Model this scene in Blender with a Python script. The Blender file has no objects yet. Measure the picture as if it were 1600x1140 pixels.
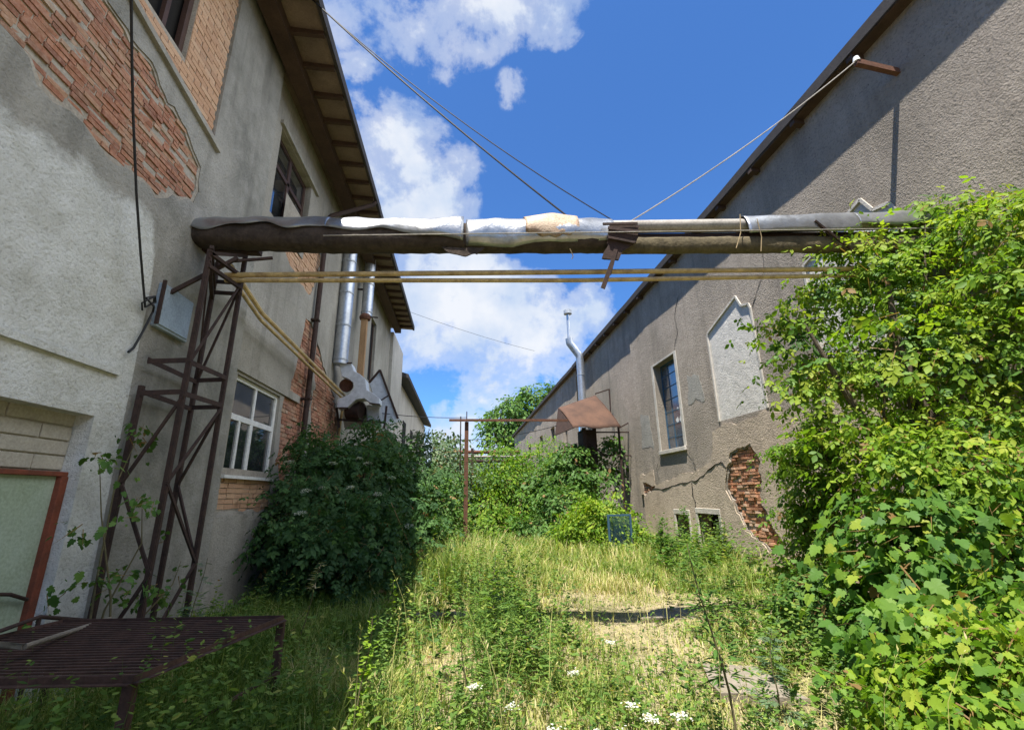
import bpy, math, random
import numpy as np
from mathutils import Vector, Matrix
from mathutils.geometry import tessellate_polygon
random.seed(7); RNG = np.random.default_rng(7)
S = bpy.context.scene; COL = S.collection
# ------------------------------------------------------------------ camera
F, CX, CY = 700.0, 800.0, 570.0
EYE = Vector((0, 0, 1.6))
yv = Vector((722-CX, -(772-CY), -F)).normalized()
zv = Vector((-40/F, 0, -1.0)); zv.y = -(zv.x*yv.x + zv.z*yv.z)/yv.y; zv.normalize()
xv = yv.cross(zv)
RW = Matrix((xv, yv, zv))
cam = bpy.data.cameras.new('camera'); co = bpy.data.objects.new('camera', cam); COL.objects.link(co)
cam.sensor_fit = 'HORIZONTAL'; cam.sensor_width = 36; cam.lens = 36*F/1600; cam.clip_end = 2000; cam.clip_start = .05
co.matrix_world = Matrix.Translation(EYE) @ RW.to_4x4()
S.camera = co
# ------------------------------------------------------------------ light
SUN_DIR = Vector((.185, .305, -1)).normalized()
sun = bpy.data.lights.new('sun', 'SUN'); sun.energy = 5.0; sun.angle = math.radians(.5); sun.color = (1, .955, .87)
so = bpy.data.objects.new('sun', sun); COL.objects.link(so); so.rotation_euler = SUN_DIR.to_track_quat('-Z', 'Y').to_euler()
S.view_settings.view_transform = 'Standard'; S.view_settings.look = 'None'
S.view_settings.exposure = 1.22; S.view_settings.gamma = 1
S.cycles.max_bounces = 8; S.cycles.diffuse_bounces = 4; S.cycles.transparent_max_bounces = 8
S.cycles.sample_clamp_indirect = 6

def ray(px, py): return RW @ Vector((px-CX, -(py-CY), -F))
def onx(px, py, x): d = ray(px, py); return EYE + d*((x-EYE.x)/d.x)
def at(px, py, Y): d = ray(px, py); return EYE + d*((Y-EYE.y)/d.y)
def onz(px, py, z): d = ray(px, py); return EYE + d*((z-EYE.z)/d.z)

# ------------------------------------------------------------------ sky
W = bpy.data.worlds.new('World'); S.world = W; W.use_nodes = True
def NT(nt):
    def N(t, ins=None, **kw):
        n = nt.nodes.new(t)
        for k, v in kw.items(): setattr(n, k, v)
        for k, v in (ins or {}).items():
            if hasattr(v, 'is_output') or hasattr(v, 'links'): nt.links.new(v, n.inputs[k])
            else: n.inputs[k].default_value = v
        return n
    return N
def ramp(N, fac, stops, interp='LINEAR'):
    r = N('ShaderNodeValToRGB', {0: fac}); r.color_ramp.interpolation = interp
    el = r.color_ramp.elements
    while len(el) < len(stops): el.new(.5)
    for e, (p, c) in zip(el, stops):
        e.position = p; e.color = (c, c, c, 1) if not hasattr(c, '__len__') else (*c, 1)
    return r.outputs[0]
def mth(N, op, a, b=None, c=None, clamp=False):
    ins = {0: a}
    if b is not None: ins[1] = b
    if c is not None: ins[2] = c
    return N('ShaderNodeMath', ins, operation=op, use_clamp=clamp).outputs[0]
def mixc(N, fac, a, b, bt='MIX'):
    n = N('ShaderNodeMix', data_type='RGBA', blend_type=bt)
    nt = n.id_data
    for k, v in ((0, fac), (6, a), (7, b)):
        if hasattr(v, 'links'): nt.links.new(v, n.inputs[k])
        else: n.inputs[k].default_value = v if not hasattr(v, '__len__') else ((*v, 1) if len(v) == 3 else v)
    return n.outputs[2]
nt = W.node_tree; nt.nodes.clear(); N = NT(nt)
sky = N('ShaderNodeTexSky', sky_type='NISHITA', sun_disc=False, sun_elevation=math.asin(-SUN_DIR.z), sun_rotation=math.atan2(-SUN_DIR.x, -SUN_DIR.y), air_density=1.0, dust_density=.3, ozone_density=2.5)
dirn = N('ShaderNodeTexCoord').outputs['Generated']
nz = N('ShaderNodeTexNoise', {'Vector': dirn, 'Scale': 5.0, 'Detail': 9.0, 'Roughness': .62, 'Distortion': .25}).outputs[0]
nz2 = N('ShaderNodeTexNoise', {'Vector': dirn, 'Scale': 16.0, 'Detail': 6.0, 'Roughness': .6}).outputs[0]
CL = [(640,270,95,1),(600,215,70,.9),(700,255,60,.8),(625,335,80,1),(690,320,60,.8),(735,245,40,.5),(650,470,110,1),(740,505,100,1),(800,515,95,1),(865,530,70,.9),(690,420,90,1),
      (770,555,80,.9),(930,495,55,.6),(640,20,90,.78),(720,0,90,.8),(690,85,50,.55),(860,5,65,.75),(790,8,60,.7),(575,55,75,.5),(555,140,60,.45),(800,140,34,.36),(860,215,30,.3),(710,700,70,.8),(770,690,45,.6),(690,520,60,.8)]
acc = None
for px, py, r, s in CL:
    d = ray(px, py).normalized(); e = ray(px+r*1.25, py).normalized()
    dt = N('ShaderNodeVectorMath', {0: dirn, 1: d}, operation='DOT_PRODUCT').outputs['Value']
    m = N('ShaderNodeMapRange', {0: dt, 1: d.dot(e), 2: 1.0, 3: 0.0, 4: s}).outputs[0]
    acc = m if acc is None else mth(N, 'MAXIMUM', acc, m)
dens = mth(N, 'ADD', acc, mth(N, 'MULTIPLY', mth(N, 'SUBTRACT', nz, .5), 2.6))
dens = mth(N, 'ADD', dens, mth(N, 'MULTIPLY', mth(N, 'SUBTRACT', nz2, .5), 1.3))
dens = mth(N, 'MULTIPLY', dens, N('ShaderNodeMapRange', {0: acc, 1: .02, 2: .22}).outputs[0])
cov = ramp(N, dens, [(.22, 0), (.6, .5), (1.1 if False else 1.0, .97)], 'EASE')
shade = ramp(N, N('ShaderNodeTexNoise', {'Vector': dirn, 'Scale': 7.0, 'Detail': 6.0, 'Roughness': .55}).outputs[0], [(.34, (2.7, 3.2, 4.0)), (.62, (4.1, 4.2, 4.35))])
cov = mth(N, 'MULTIPLY', cov, .95)
skyc = mixc(N, 1.0, sky.outputs[0], (.36, .62, .93), 'MULTIPLY')
colr = mixc(N, cov, skyc, shade)
# added bright cloud bank, unseen behind the right roofs, to fill the shaded left wall
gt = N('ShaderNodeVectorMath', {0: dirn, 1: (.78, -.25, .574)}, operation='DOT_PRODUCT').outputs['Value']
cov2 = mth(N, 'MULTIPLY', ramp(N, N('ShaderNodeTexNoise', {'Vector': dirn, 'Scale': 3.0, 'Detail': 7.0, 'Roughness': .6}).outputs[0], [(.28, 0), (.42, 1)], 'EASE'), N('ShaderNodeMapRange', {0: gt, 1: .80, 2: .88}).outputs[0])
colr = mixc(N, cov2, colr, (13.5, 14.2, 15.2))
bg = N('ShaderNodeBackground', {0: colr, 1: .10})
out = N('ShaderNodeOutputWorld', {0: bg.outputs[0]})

# ------------------------------------------------------------------ materials
MATS = {}
def newmat(name):
    m = bpy.data.materials.new(name); m.use_nodes = True; nt = m.node_tree; nt.nodes.clear()
    N = NT(nt); MATS[name] = m
    def fin(sh): N('ShaderNodeOutputMaterial', {0: sh})
    return m, N, fin
def pos(N): return N('ShaderNodeNewGeometry').outputs['Position']
def noise(N, v, sc, det=5, rough=.55, dist=0.): return N('ShaderNodeTexNoise', {'Vector': v, 'Scale': sc, 'Detail': det, 'Roughness': rough, 'Distortion': dist}).outputs[0]
def scl(N, v, s): return N('ShaderNodeVectorMath', {0: v, 1: s}, operation='MULTIPLY').outputs[0]
def bump(N, h, strength, dist=.02, nrm=None):
    ins = {'Height': h, 'Strength': strength, 'Distance': dist}
    if nrm is not None: ins['Normal'] = nrm
    return N('ShaderNodeBump', ins).outputs[0]
def bsdf(N, col, rough=.9, nrm=None, metal=0., spec=.3, **kw):
    ins = {'Base Color': col if hasattr(col, 'links') else (*col, 1), 'Roughness': rough, 'Metallic': metal, 'Specular IOR Level': spec}
    if nrm is not None: ins['Normal'] = nrm
    ins.update(kw)
    return N('ShaderNodeBsdfPrincipled', ins).outputs[0]
def simple(name, col, rough=.8, metal=0., var=.35, sc=6., bmp=.3, col2=None, spec=.3, bscale=40., streak=False):
    m, N, fin = newmat(name); p = pos(N)
    n1 = noise(N, scl(N, p, (1, 1, .2)) if streak else p, sc, 6, .65)
    c2 = col2 or tuple(c*(1-var) for c in col)
    c = ramp(N, n1, [(.36, c2), (.62, col)])
    n2 = noise(N, p, bscale, 3)
    c = mixc(N, .35, c, ramp(N, n2, [(.3, tuple(x*.6 for x in col)), (.7, tuple(min(1, x*1.25) for x in col))]))
    fin(bsdf(N, c, rough, bump(N, n2, bmp, .01), metal, spec)); return m
def plaster(name, c1, c2, c3, rb=.6, rsc=45., streak=.5, smear=None, fine=1.0):
    """render coat: large blotches c1/c2, dark rain streaks c3, rough cast bump"""
    m, N, fin = newmat(name); p = pos(N)
    big = noise(N, p, .55, 6, .6, .4); med = noise(N, p, 3.2, 7, .65); st = noise(N, scl(N, p, (1.6, 1.6, .16)), 1.5, 6, .65, .3)
    c = ramp(N, big, [(.35, c1), (.62, c2)])
    c = mixc(N, ramp(N, med, [(.40, .0), (.66, .55)]), c, tuple(x*.72 for x in c2))
    c = mixc(N, mth(N, 'MULTIPLY', ramp(N, st, [(.50, 0), (.72, 1)]), streak), c, c3)
    if smear: c = mixc(N, smear(N, p), c, (.30, .30, .28))
    v = N('ShaderNodeTexVoronoi', {'Vector': mixc(N, .5, p, scl(N, p, (1.0, 1.0, 1.0))), 'Scale': rsc, 'Randomness': 1.0}).outputs['Distance']
    nf = noise(N, p, rsc*.55, 8, .72)
    nm = noise(N, p, rsc*.16, 5, .6)
    h = mth(N, 'ADD', mth(N, 'MULTIPLY', v, .5), mth(N, 'ADD', mth(N, 'MULTIPLY', nf, 1.1), mth(N, 'MULTIPLY', nm, .45)))
    c = mixc(N, mth(N, 'MULTIPLY', ramp(N, nf, [(.36, 1), (.5, 0)]), .35*fine), c, tuple(x*.42 for x in c2))
    pits = ramp(N, noise(N, p, 23., 2, .5), [(.24, 1), (.30, 0)])
    c = mixc(N, mth(N, 'MULTIPLY', pits, .6*fine), c, tuple(x*.3 for x in c2))
    b = bump(N, h, rb, .022)
    b = bump(N, mth(N, 'ADD', big, med), .35, .06, b)
    fin(bsdf(N, c, .95, b, 0, .12)); return m
def tinted(name, stops, rough=.9, bmp=.5, bsc=60., dirt=.4, dcol=(.25, .24, .22)):
    m, N, fin = newmat(name); p = pos(N)
    a = N('ShaderNodeAttribute', attribute_name='tint').outputs['Fac']
    c = ramp(N, a, stops); n2 = noise(N, p, bsc, 5, .65); n3 = noise(N, p, 2.6, 7, .7, .3)
    c = mixc(N, mth(N, 'MULTIPLY', ramp(N, n3, [(.46, 0), (.66, 1)]), dirt), c, dcol)
    c = mixc(N, .3, c, ramp(N, n2, [(.3, (.08, .05, .04)), (.7, (.6, .45, .36))]))
    fin(bsdf(N, c, rough, bump(N, n2, bmp, .012), 0, .15)); return m
def foliage(name, stops, trans=.35, rough=.55, spec=.2, brown=True):
    m, N, fin = newmat(name); p = pos(N)
    a = N('ShaderNodeAttribute', attribute_name='tint').outputs['Fac']
    if brown: stops = [(p_*.93, c_) for p_, c_ in stops]+[(.97, (.24, .15, .06))]
    c = ramp(N, a, stops)
    d = bsdf(N, c, rough, None, 0, spec)
    tcol = mixc(N, 1.0, c, (1.25, 1.35, .55), 'MULTIPLY')
    t = N('ShaderNodeBsdfTranslucent', {0: tcol}).outputs[0]
    mx = N('ShaderNodeMixShader', {0: trans, 1: d, 2: t}).outputs[0]
    fin(mx); return m

# whitewash edge on the left wall: height of the coat's ragged upper edge as a function of y
def coat_mask(N, p):
    sx = N('ShaderNodeSeparateXYZ', {0: p}); y, z = sx.outputs[1], sx.outputs[2]
    f = mth(N, 'DIVIDE', mth(N, 'ADD', y, -2.0), 4.0)
    top = ramp(N, f, [(0, 4.72/10), (.23, 4.28/10), (.33, 4.35/10), (.42, 4.42/10), (.52, 4.45/10), (.585, 4.50/10), (.63, 4.40/10), (.665, 4.1/10), (.675, .38), (.70, .0), (1, 0)])
    dlt = mth(N, 'SUBTRACT', mth(N, 'MULTIPLY', top, 10.), z)
    dlt = mth(N, 'ADD', dlt, mth(N, 'MULTIPLY', mth(N, 'SUBTRACT', noise(N, p, 3.5, 7, .65), .5), .55))
    return N('ShaderNodeMapRange', {0: dlt, 1: -.05, 2: .1}).outputs[0]
def left_wall_mat():
    m, N, fin = newmat('left wall render'); p = pos(N)
    big = noise(N, p, .6, 6, .6, .4); med = noise(N, p, 3.0, 8, .68); st = noise(N, scl(N, p, (1.6, 1.6, .14)), 1.6, 6, .65, .3)
    cem = ramp(N, big, [(.35, (.20, .195, .17)), (.62, (.34, .325, .285))])
    cem = mixc(N, ramp(N, med, [(.42, 0), (.7, .6)]), cem, (.42, .40, .36))
    cem = mixc(N, mth(N, 'MULTIPLY', ramp(N, st, [(.48, 0), (.72, 1)]), .55), cem, (.10, .095, .08))
    ww = ramp(N, med, [(.32, (.50, .50, .46)), (.6, (.64, .645, .62))])
    ww = mixc(N, mth(N, 'MULTIPLY', ramp(N, noise(N, p, 1.3, 7, .7, .6), [(.52, 0), (.7, 1)]), .5), ww, (.40, .39, .33))
    mask = coat_mask(N, p)
    mask = mth(N, 'MULTIPLY', mask, ramp(N, noise(N, p, 9., 5, .7), [(.24, .35), (.36, 1)]))
    c = mixc(N, mask, cem, ww)
    rsc = 34.
    nf = noise(N, p, rsc, 7, .7); nm = noise(N, p, 8., 5, .6)
    c = mixc(N, mth(N, 'MULTIPLY', ramp(N, nf, [(.34, 1), (.47, 0)]), .4), c, (.16, .15, .13))
    h = mth(N, 'ADD', nf, mth(N, 'MULTIPLY', nm, 1.0))
    b = bump(N, h, .7, .03); b = bump(N, mask, .4, .012, b)
    fin(bsdf(N, c, .95, b, 0, .12)); return m
M = {}
M['lwall'] = left_wall_mat()
M['lrear'] = plaster('grey brown render', (.27, .25, .21), (.40, .375, .325), (.12, .11, .09), .45, 40, .6)
M['lfar'] = plaster('pale far render', (.38, .36, .32), (.50, .475, .43), (.2, .19, .17), .3, 30, .5)
M['rwall'] = plaster('roughcast', (.27, .235, .19), (.40, .345, .285), (.14, .125, .105), 1.2, 44, .5, fine=1.9)
M['rplinth'] = plaster('smooth mortar', (.41, .335, .255), (.51, .42, .325), (.24, .195, .15), .7, 30, .45)
M['mpatch'] = plaster('grey cement patch', (.30, .285, .25), (.38, .36, .315), (.2, .185, .16), .5, 30, .3)
M['panel'] = plaster('pale panel render', (.60, .565, .51), (.68, .645, .59), (.44, .41, .36), .5, 40, .25)
M['mould'] = plaster('pale moulding', (.50, .46, .40), (.60, .56, .49), (.33, .30, .26), .3, 60, .4)
M['oldbrick'] = tinted('old red brick', [(0, (.21, .075, .04)), (.35, (.32, .115, .058)), (.75, (.40, .16, .08)), (.93, (.42, .23, .13)), (1, (.44, .34, .25))], .95, .9, 26, .55, (.34, .25, .16))
M['newbrick'] = tinted('orange brick', [(0, (.48, .26, .14)), (.5, (.58, .34, .19)), (1, (.64, .41, .25))], .9, .6, 60, .3, (.46, .36, .26))
M['rbrick'] = tinted('broken brick', [(0, (.36, .13, .06)), (.4, (.56, .23, .10)), (.8, (.64, .31, .16)), (1, (.66, .46, .32))], .95, .9, 40, .3, (.52, .38, .26))
M['mortar'] = simple('mortar', (.38, .34, .28), .95, 0, .4, 5, .8)
M['block'] = simple('concrete block', (.42, .39, .33), .95, 0, .3, 3, .5)
M['dark'] = simple('dark interior', (.012, .011, .010), .95, 0, .3, 3, .1)
M['brownwood'] = simple('dark brown boards', (.075, .045, .03), .85, 0, .5, 3, .4, streak=False)
M['soffit'] = simple('weathered soffit boards', (.22, .16, .115), .85, 0, .5, 2.2, .3)
M['roof'] = simple('dark roofing', (.055, .048, .045), .85, 0, .4, 4, .4)
M['rust'] = simple('rusty steel', (.155, .07, .042), .85, .1, .5, 9, .5, (.07, .035, .024))
M['rustdark'] = simple('dark rusty steel', (.06, .036, .029), .85, .1, .5, 9, .4, (.028, .02, .017))
M['tablepaint'] = simple('dark rusted table steel', (.085, .046, .036), .85, .05, .5, 9, .5, (.035, .022, .018))
M['zinc'] = simple('pale zinc sheet', (.60, .62, .64), .45, .15, .3, 4, .15, (.44, .46, .48), spec=.5, bscale=14)
M['rustsheet'] = simple('orange rusted sheet', (.115, .062, .04), .9, 0, .5, 1.6, .45, (.05, .03, .023), streak=False)
M['redpaint'] = simple('flaking red paint', (.20, .055, .03), .7, 0, .5, 8, .5, (.09, .035, .022))
M['galv'] = simple('galvanised sheet', (.52, .54, .56), .42, .75, .35, 3, .12, spec=.5, bscale=14)
M['galvdull'] = simple('dull zinc', (.42, .44, .46), .55, .45, .35, 4, .15, spec=.4, bscale=14)
M['alu'] = simple('aluminium jacket', (.36, .37, .38), .36, .75, .2, 2.5, .9, (.22, .22, .22), spec=.5, bscale=9)
M['aludirt'] = simple('rust stained jacket', (.42, .33, .24), .6, .2, .4, 5, .5, (.26, .15, .09))
M['lag'] = simple('tarred lagging', (.075, .056, .044), .95, 0, .6, 7, .9, (.025, .02, .016), bscale=26)
M['lagmoss'] = simple('mossy pipe', (.13, .105, .06), .95, 0, .6, 6, .9, (.05, .04, .025), bscale=26)
M['greypipe'] = simple('grey pipe', (.36, .33, .29), .7, .1, .4, 5, .3)
M['gas'] = simple('yellow gas paint', (.60, .44, .20), .42, 0, .4, 7, .3, (.24, .15, .07))
M['wire'] = simple('black cable', (.02, .02, .022), .6, 0, .3, 9, .1)
M['boxpaint'] = simple('blue grey paint', (.33, .40, .46), .55, .1, .3, 5, .2, (.25, .30, .35))
M['greensheet'] = simple('weathered glass reinforced door', (.34, .41, .33), .55, 0, .35, 2.5, .25, (.24, .30, .20))
M['white'] = simple('white window paint', (.74, .74, .71), .5, 0, .2, 8, .15)
M['brownpaint'] = simple('brown window paint', (.07, .038, .028), .6, 0, .4, 8, .3)
M['concrete'] = simple('broken concrete', (.235, .20, .16), .95, 0, .35, 4, .9, (.14, .12, .085), bscale=24)
M['wood'] = simple('weathered orange post', (.40, .24, .12), .8, 0, .4, 6, .3, streak=True)
M['bluemesh'] = simple('blue paint', (.045, .105, .17), .6, 0, .3, 9, .2)
M['bark'] = simple('bark', (.11, .085, .06), .95, 0, .5, 12, .8)
M['stem'] = simple('green brown stem', (.13, .11, .055), .85, 0, .4, 14, .3)
M['drystem'] = simple('dry stem', (.36, .27, .15), .85, 0, .3, 14, .3)
def glassmat(name, col, rough=.04):
    m, N, fin = newmat(name); p = pos(N)
    n = noise(N, p, 1.2, 2)
    d = bsdf(N, ramp(N, noise(N, p, 5, 5), [(.35, col), (.7, tuple(x*2.2+.01 for x in col))]), rough, bump(N, n, .05, .05), 0, .5, **{'Coat Weight': 1.0, 'Coat Roughness': rough, 'IOR': 2.1})
    fin(d); return m
M['glass'] = glassmat('window glass', (.012, .014, .016))
M['glassblue'] = glassmat('dirty blue glass', (.035, .048, .065), .18)
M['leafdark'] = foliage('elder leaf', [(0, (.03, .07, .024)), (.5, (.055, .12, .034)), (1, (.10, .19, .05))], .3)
M['leafmid'] = foliage('shrub leaf', [(0, (.045, .10, .022)), (.5, (.085, .175, .035)), (1, (.16, .26, .06))], .35)
M['leafbright'] = foliage('bright leaf', [(0, (.05, .125, .016)), (.4, (.125, .235, .023)), (.75, (.23, .335, .03)), (1, (.31, .36, .045))], .45)
M['leafbig'] = foliage('maple leaf', [(0, (.045, .12, .022)), (.5, (.095, .20, .032)), (.8, (.17, .28, .035)), (1, (.27, .33, .04))], .42)
M['leafgrey'] = foliage('grey green leaf', [(0, (.06, .11, .055)), (.6, (.11, .17, .085)), (1, (.18, .23, .12))], .3)
M['leafweed'] = foliage('weed leaf', [(0, (.05, .11, .022)), (.45, (.12, .21, .04)), (.8, (.23, .30, .06)), (1, (.40, .34, .10))], .4)
M['grass'] = foliage('grass blade', [(0, (.07, .13, .022)), (.35, (.15, .22, .035)), (.58, (.27, .33, .07)), (.8, (.44, .41, .16)), (1, (.55, .46, .26))], .3, brown=False)
M['flower'] = foliage('white flower', [(0, (.5, .5, .43)), (1, (.68, .68, .62))], .2, brown=False)
def groundmat():
    m, N, fin = newmat('dry soil'); p = pos(N)
    a = noise(N, p, .9, 7, .65, .3); b = noise(N, p, 14, 6, .7)
    c = ramp(N, a, [(.34, (.12, .12, .05)), (.46, (.26, .22, .12)), (.6, (.42, .33, .23))])
    c = mixc(N, .45, c, ramp(N, b, [(.32, (.06, .055, .03)), (.68, (.40, .34, .2))]))
    fin(bsdf(N, c, .95, bump(N, b, .9, .04), 0, .1)); return m
M['ground'] = groundmat()

# ------------------------------------------------------------------ mesh building
def tagobj(o, label=None, cat=None, group=None, kind=None):
    for k, v in (('label', label), ('category', cat), ('group', group), ('kind', kind)):
        if v: o[k] = v
    return o
def thing(name, loc, label, cat, group=None):
    o = bpy.data.objects.new(name, None); COL.objects.link(o); o.location = loc; o.empty_display_size = .2
    return tagobj(o, label, cat, group)
def origin(o):
    v = Vector((0, 0, 0))
    while o is not None: v += o.location; o = o.parent
    return v
class MB:
    def __init__(s): s.v = []; s.f = []; s.m = []; s.t = []
    def add(s, vs, fs, mat=0, tint=0.):
        b = len(s.v); s.v += [tuple(v) for v in vs]; s.t += [tint]*len(vs)
        s.f += [tuple(b+i for i in f) for f in fs]; s.m += [mat]*len(fs)
    def hexa(s, c, mat=0, tint=0.):       # 8 corners: bottom ring 0-3, top ring 4-7
        s.add(c, [(3,2,1,0),(4,5,6,7),(0,1,5,4),(1,2,6,5),(2,3,7,6),(3,0,4,7)], mat, tint)
    def box(s, a, b, mat=0, tint=0.):
        (x0,y0,z0),(x1,y1,z1) = a, b
        x0,x1 = sorted((x0,x1)); y0,y1 = sorted((y0,y1)); z0,z1 = sorted((z0,z1))
        s.hexa([(x0,y0,z0),(x1,y0,z0),(x1,y1,z0),(x0,y1,z0),(x0,y0,z1),(x1,y0,z1),(x1,y1,z1),(x0,y1,z1)], mat, tint)
    def bar(s, p, q, w, h=None, up=None, mat=0):
        p = Vector(p); q = Vector(q); h = h or w; d = (q-p).normalized()
        up = Vector(up) if up else (Vector((0,0,1)) if abs(d.z) < .9 else Vector((1,0,0)))
        a = d.cross(up).normalized()*w/2; b = a.cross(d).normalized()*h/2
        s.hexa([p-a-b, p+a-b, p+a+b, p-a+b, q-a-b, q+a-b, q+a+b, q-a+b], mat)
    def angle(s, p, q, w, t=.007, mat=0):  # L section
        p = Vector(p); q = Vector(q); d = (q-p).normalized()
        up = Vector((0,0,1)) if abs(d.z) < .9 else Vector((0,1,0))
        a = d.cross(up).normalized(); b = a.cross(d).normalized()
        s.bar(p+a*w/2, q+a*w/2, w, t, b, mat); s.bar(p+b*(w/2+t/2), q+b*(w/2+t/2), t, w, b, mat)
    def tube(s, pts, r, n=10, mat=0, caps=True, tint=0.):
        pts = [Vector(p) for p in pts]; k = len(pts); rs = r if hasattr(r, '__len__') else [r]*k
        ref = None; rings = []
        for i, p in enumerate(pts):
            d = (pts[min(i+1, k-1)]-pts[max(i-1, 0)]).normalized()
            if ref is None: ref = Vector((0,0,1)) if abs(d.z) < .9 else Vector((1,0,0))
            a = (ref - d*ref.dot(d)).normalized(); ref = a; b = d.cross(a)
            rings.append([p+(a*math.cos(t)+b*math.sin(t))*rs[i] for t in [2*math.pi*j/n for j in range(n)]])
        vs = [v for R in rings for v in R]; fs = []
        for i in range(k-1):
            for j in range(n): fs.append((i*n+j, i*n+(j+1)%n, (i+1)*n+(j+1)%n, (i+1)*n+j))
        if caps: fs.append(tuple(reversed(range(n)))); fs.append(tuple(range((k-1)*n, k*n)))
        s.add(vs, fs, mat, tint)
    def build(s, name, mats, parent=None, smooth=False, label=None, bevel=0):
        me = bpy.data.meshes.new(name); og = origin(parent) if parent else Vector((0,0,0))
        me.from_pydata([Vector(v)-og for v in s.v] if parent else s.v, [], s.f)
        mats = mats if isinstance(mats, (list, tuple)) else [mats]
        for m in mats: me.materials.append(M[m])
        me.polygons.foreach_set('material_index', s.m)
        if any(s.t):
            at_ = me.attributes.new('tint', 'FLOAT', 'POINT'); at_.data.foreach_set('value', s.t)
        if smooth: me.polygons.foreach_set('use_smooth', [True]*len(s.f))
        me.validate(); me.update()
        o = bpy.data.objects.new(name, me); COL.objects.link(o)
        if parent: o.parent = parent
        if label: o['label'] = label
        if bevel:
            b = o.modifiers.new('edge', 'BEVEL'); b.width = bevel; b.segments = 2; b.limit_method = 'ANGLE'
        if smooth:
            try: me.set_sharp_from_angle(angle=math.radians(40))
            except Exception: pass
        return o
def trimesh(name, V, T, mat, parent=None, tint=None, label=None):
    me = bpy.data.meshes.new(name)
    if parent: V = V - np.array(origin(parent))
    me.vertices.add(len(V)); me.vertices.foreach_set('co', np.ascontiguousarray(V, dtype=np.float32).ravel())
    nf = len(T); me.loops.add(nf*3); me.polygons.add(nf)
    me.loops.foreach_set('vertex_index', np.ascontiguousarray(T, dtype=np.int32).ravel())
    me.polygons.foreach_set('loop_start', np.arange(0, nf*3, 3, dtype=np.int32))
    if tint is not None: me.attributes.new('tint', 'FLOAT', 'POINT').data.foreach_set('value', np.ascontiguousarray(tint, dtype=np.float32))
    me.materials.append(M[mat]); me.update(); me.validate()
    o = bpy.data.objects.new(name, me); COL.objects.link(o)
    if parent: o.parent = parent
    if label: o['label'] = label
    return o
def jag(poly, amp, step, seed=1):
    rn = random.Random(seed); out = []
    for i, a in enumerate(poly):
        b = poly[(i+1) % len(poly)]; a = Vector(a); b = Vector(b); L = (b-a).length; n = max(1, int(L/step))
        nr = Vector((-(b-a).y, (b-a).x)).normalized() if L > 0 else Vector((0, 0)); drift = 0
        for k in range(n):
            drift = drift*.6 + rn.gauss(0, amp)*.7
            p = a.lerp(b, (k + (rn.uniform(-.3, .3) if k else 0))/n) + nr*drift
            out.append((p.x, p.y))
    return out
def inside(p, poly):
    c = False; x, y = p; j = len(poly)-1
    for i in range(len(poly)):
        xi, yi = poly[i][:2]; xj, yj = poly[j][:2]
        if (yi > y) != (yj > y) and x < (xj-xi)*(y-yi)/(yj-yi)+xi: c = not c
        j = i
    return c
def wallsheet(mb, x, s, outer, holes=(), mat=0):
    """wall face in the plane x (facing +x if s>0) with recesses: holes = [(poly, depth)]"""
    loops = [[Vector((a, b, 0)) for a, b in outer]] + [[Vector((a, b, 0)) for a, b in h] for h, d in holes]
    flat = [v for L in loops for v in L]; tris = tessellate_polygon(loops)
    vs = [(x, v.x, v.y) for v in flat]; fs = []
    for t in tris:
        a, b, c = (flat[i] for i in t)
        if abs((b-a).cross(c-a).z) < 1e-9: continue
        up = (b-a).cross(c-a).z > 0           # y,z order: positive -> normal +x
        fs.append(tuple(t) if up == (s > 0) else tuple(reversed(t)))
    mb.add(vs, fs, mat)
    for h, d in holes:
        n = len(h); vs = [(x, a, b) for a, b in h] + [(x-s*d, a, b) for a, b in h]
        mb.add(vs, [(i, (i+1) % n, n+(i+1) % n, n+i) for i in range(n)], mat)
def sheet(mb, x, s, poly, mat=0): wallsheet(mb, x, s, poly, (), mat)
def bricks(mb, x, s, poly, bl=.25, bh=.068, jt=.011, relief=.02, seed=3, miss=0., mat=0, mmat=1, back=None, md=.75):
    rn = random.Random(seed); ys = [p[0] for p in poly]; zs = [p[1] for p in poly]; r = 0; z = min(zs)
    while z < max(zs):
        y = min(ys) - (bl/2 if r % 2 else 0) + rn.uniform(-.02, .02)
        while y < max(ys):
            L = bl*(.5 if rn.random() < .18 else 1)
            if inside((y+L/2, z+bh/2), poly) and rn.random() > miss:
                o = rn.uniform(-.5, .5)*relief; j = [rn.uniform(-.004, .004) for _ in range(8)]
                y0, y1, z0, z1 = y+jt/2, y+L-jt/2, z+jt/2, z+bh-jt/2
                xf = x + s*o; xb = x - s*(relief+.04)
                c = [(xb, y0, z0), (xf+j[0], y0+j[1], z0+j[2]), (xf+j[3], y1+j[4], z0), (xb, y1, z0), (xb, y0, z1), (xf+j[5], y0, z1+j[6]), (xf+j[7], y1, z1+j[2]), (xb, y1, z1)]
                mb.hexa(c, mat, max(.01, rn.random()))
            y += L
        z += bh; r += 1
    bk = back or poly
    sheet(mb, x-s*relief*md, s, bk, mmat)
def rect(y0, y1, z0, z1): return [(y0, z0), (y1, z0), (y1, z1), (y0, z1)]
def YZ(pts, x): return [(onx(a, b, x).y, onx(a, b, x).z) for a, b in pts]

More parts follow.
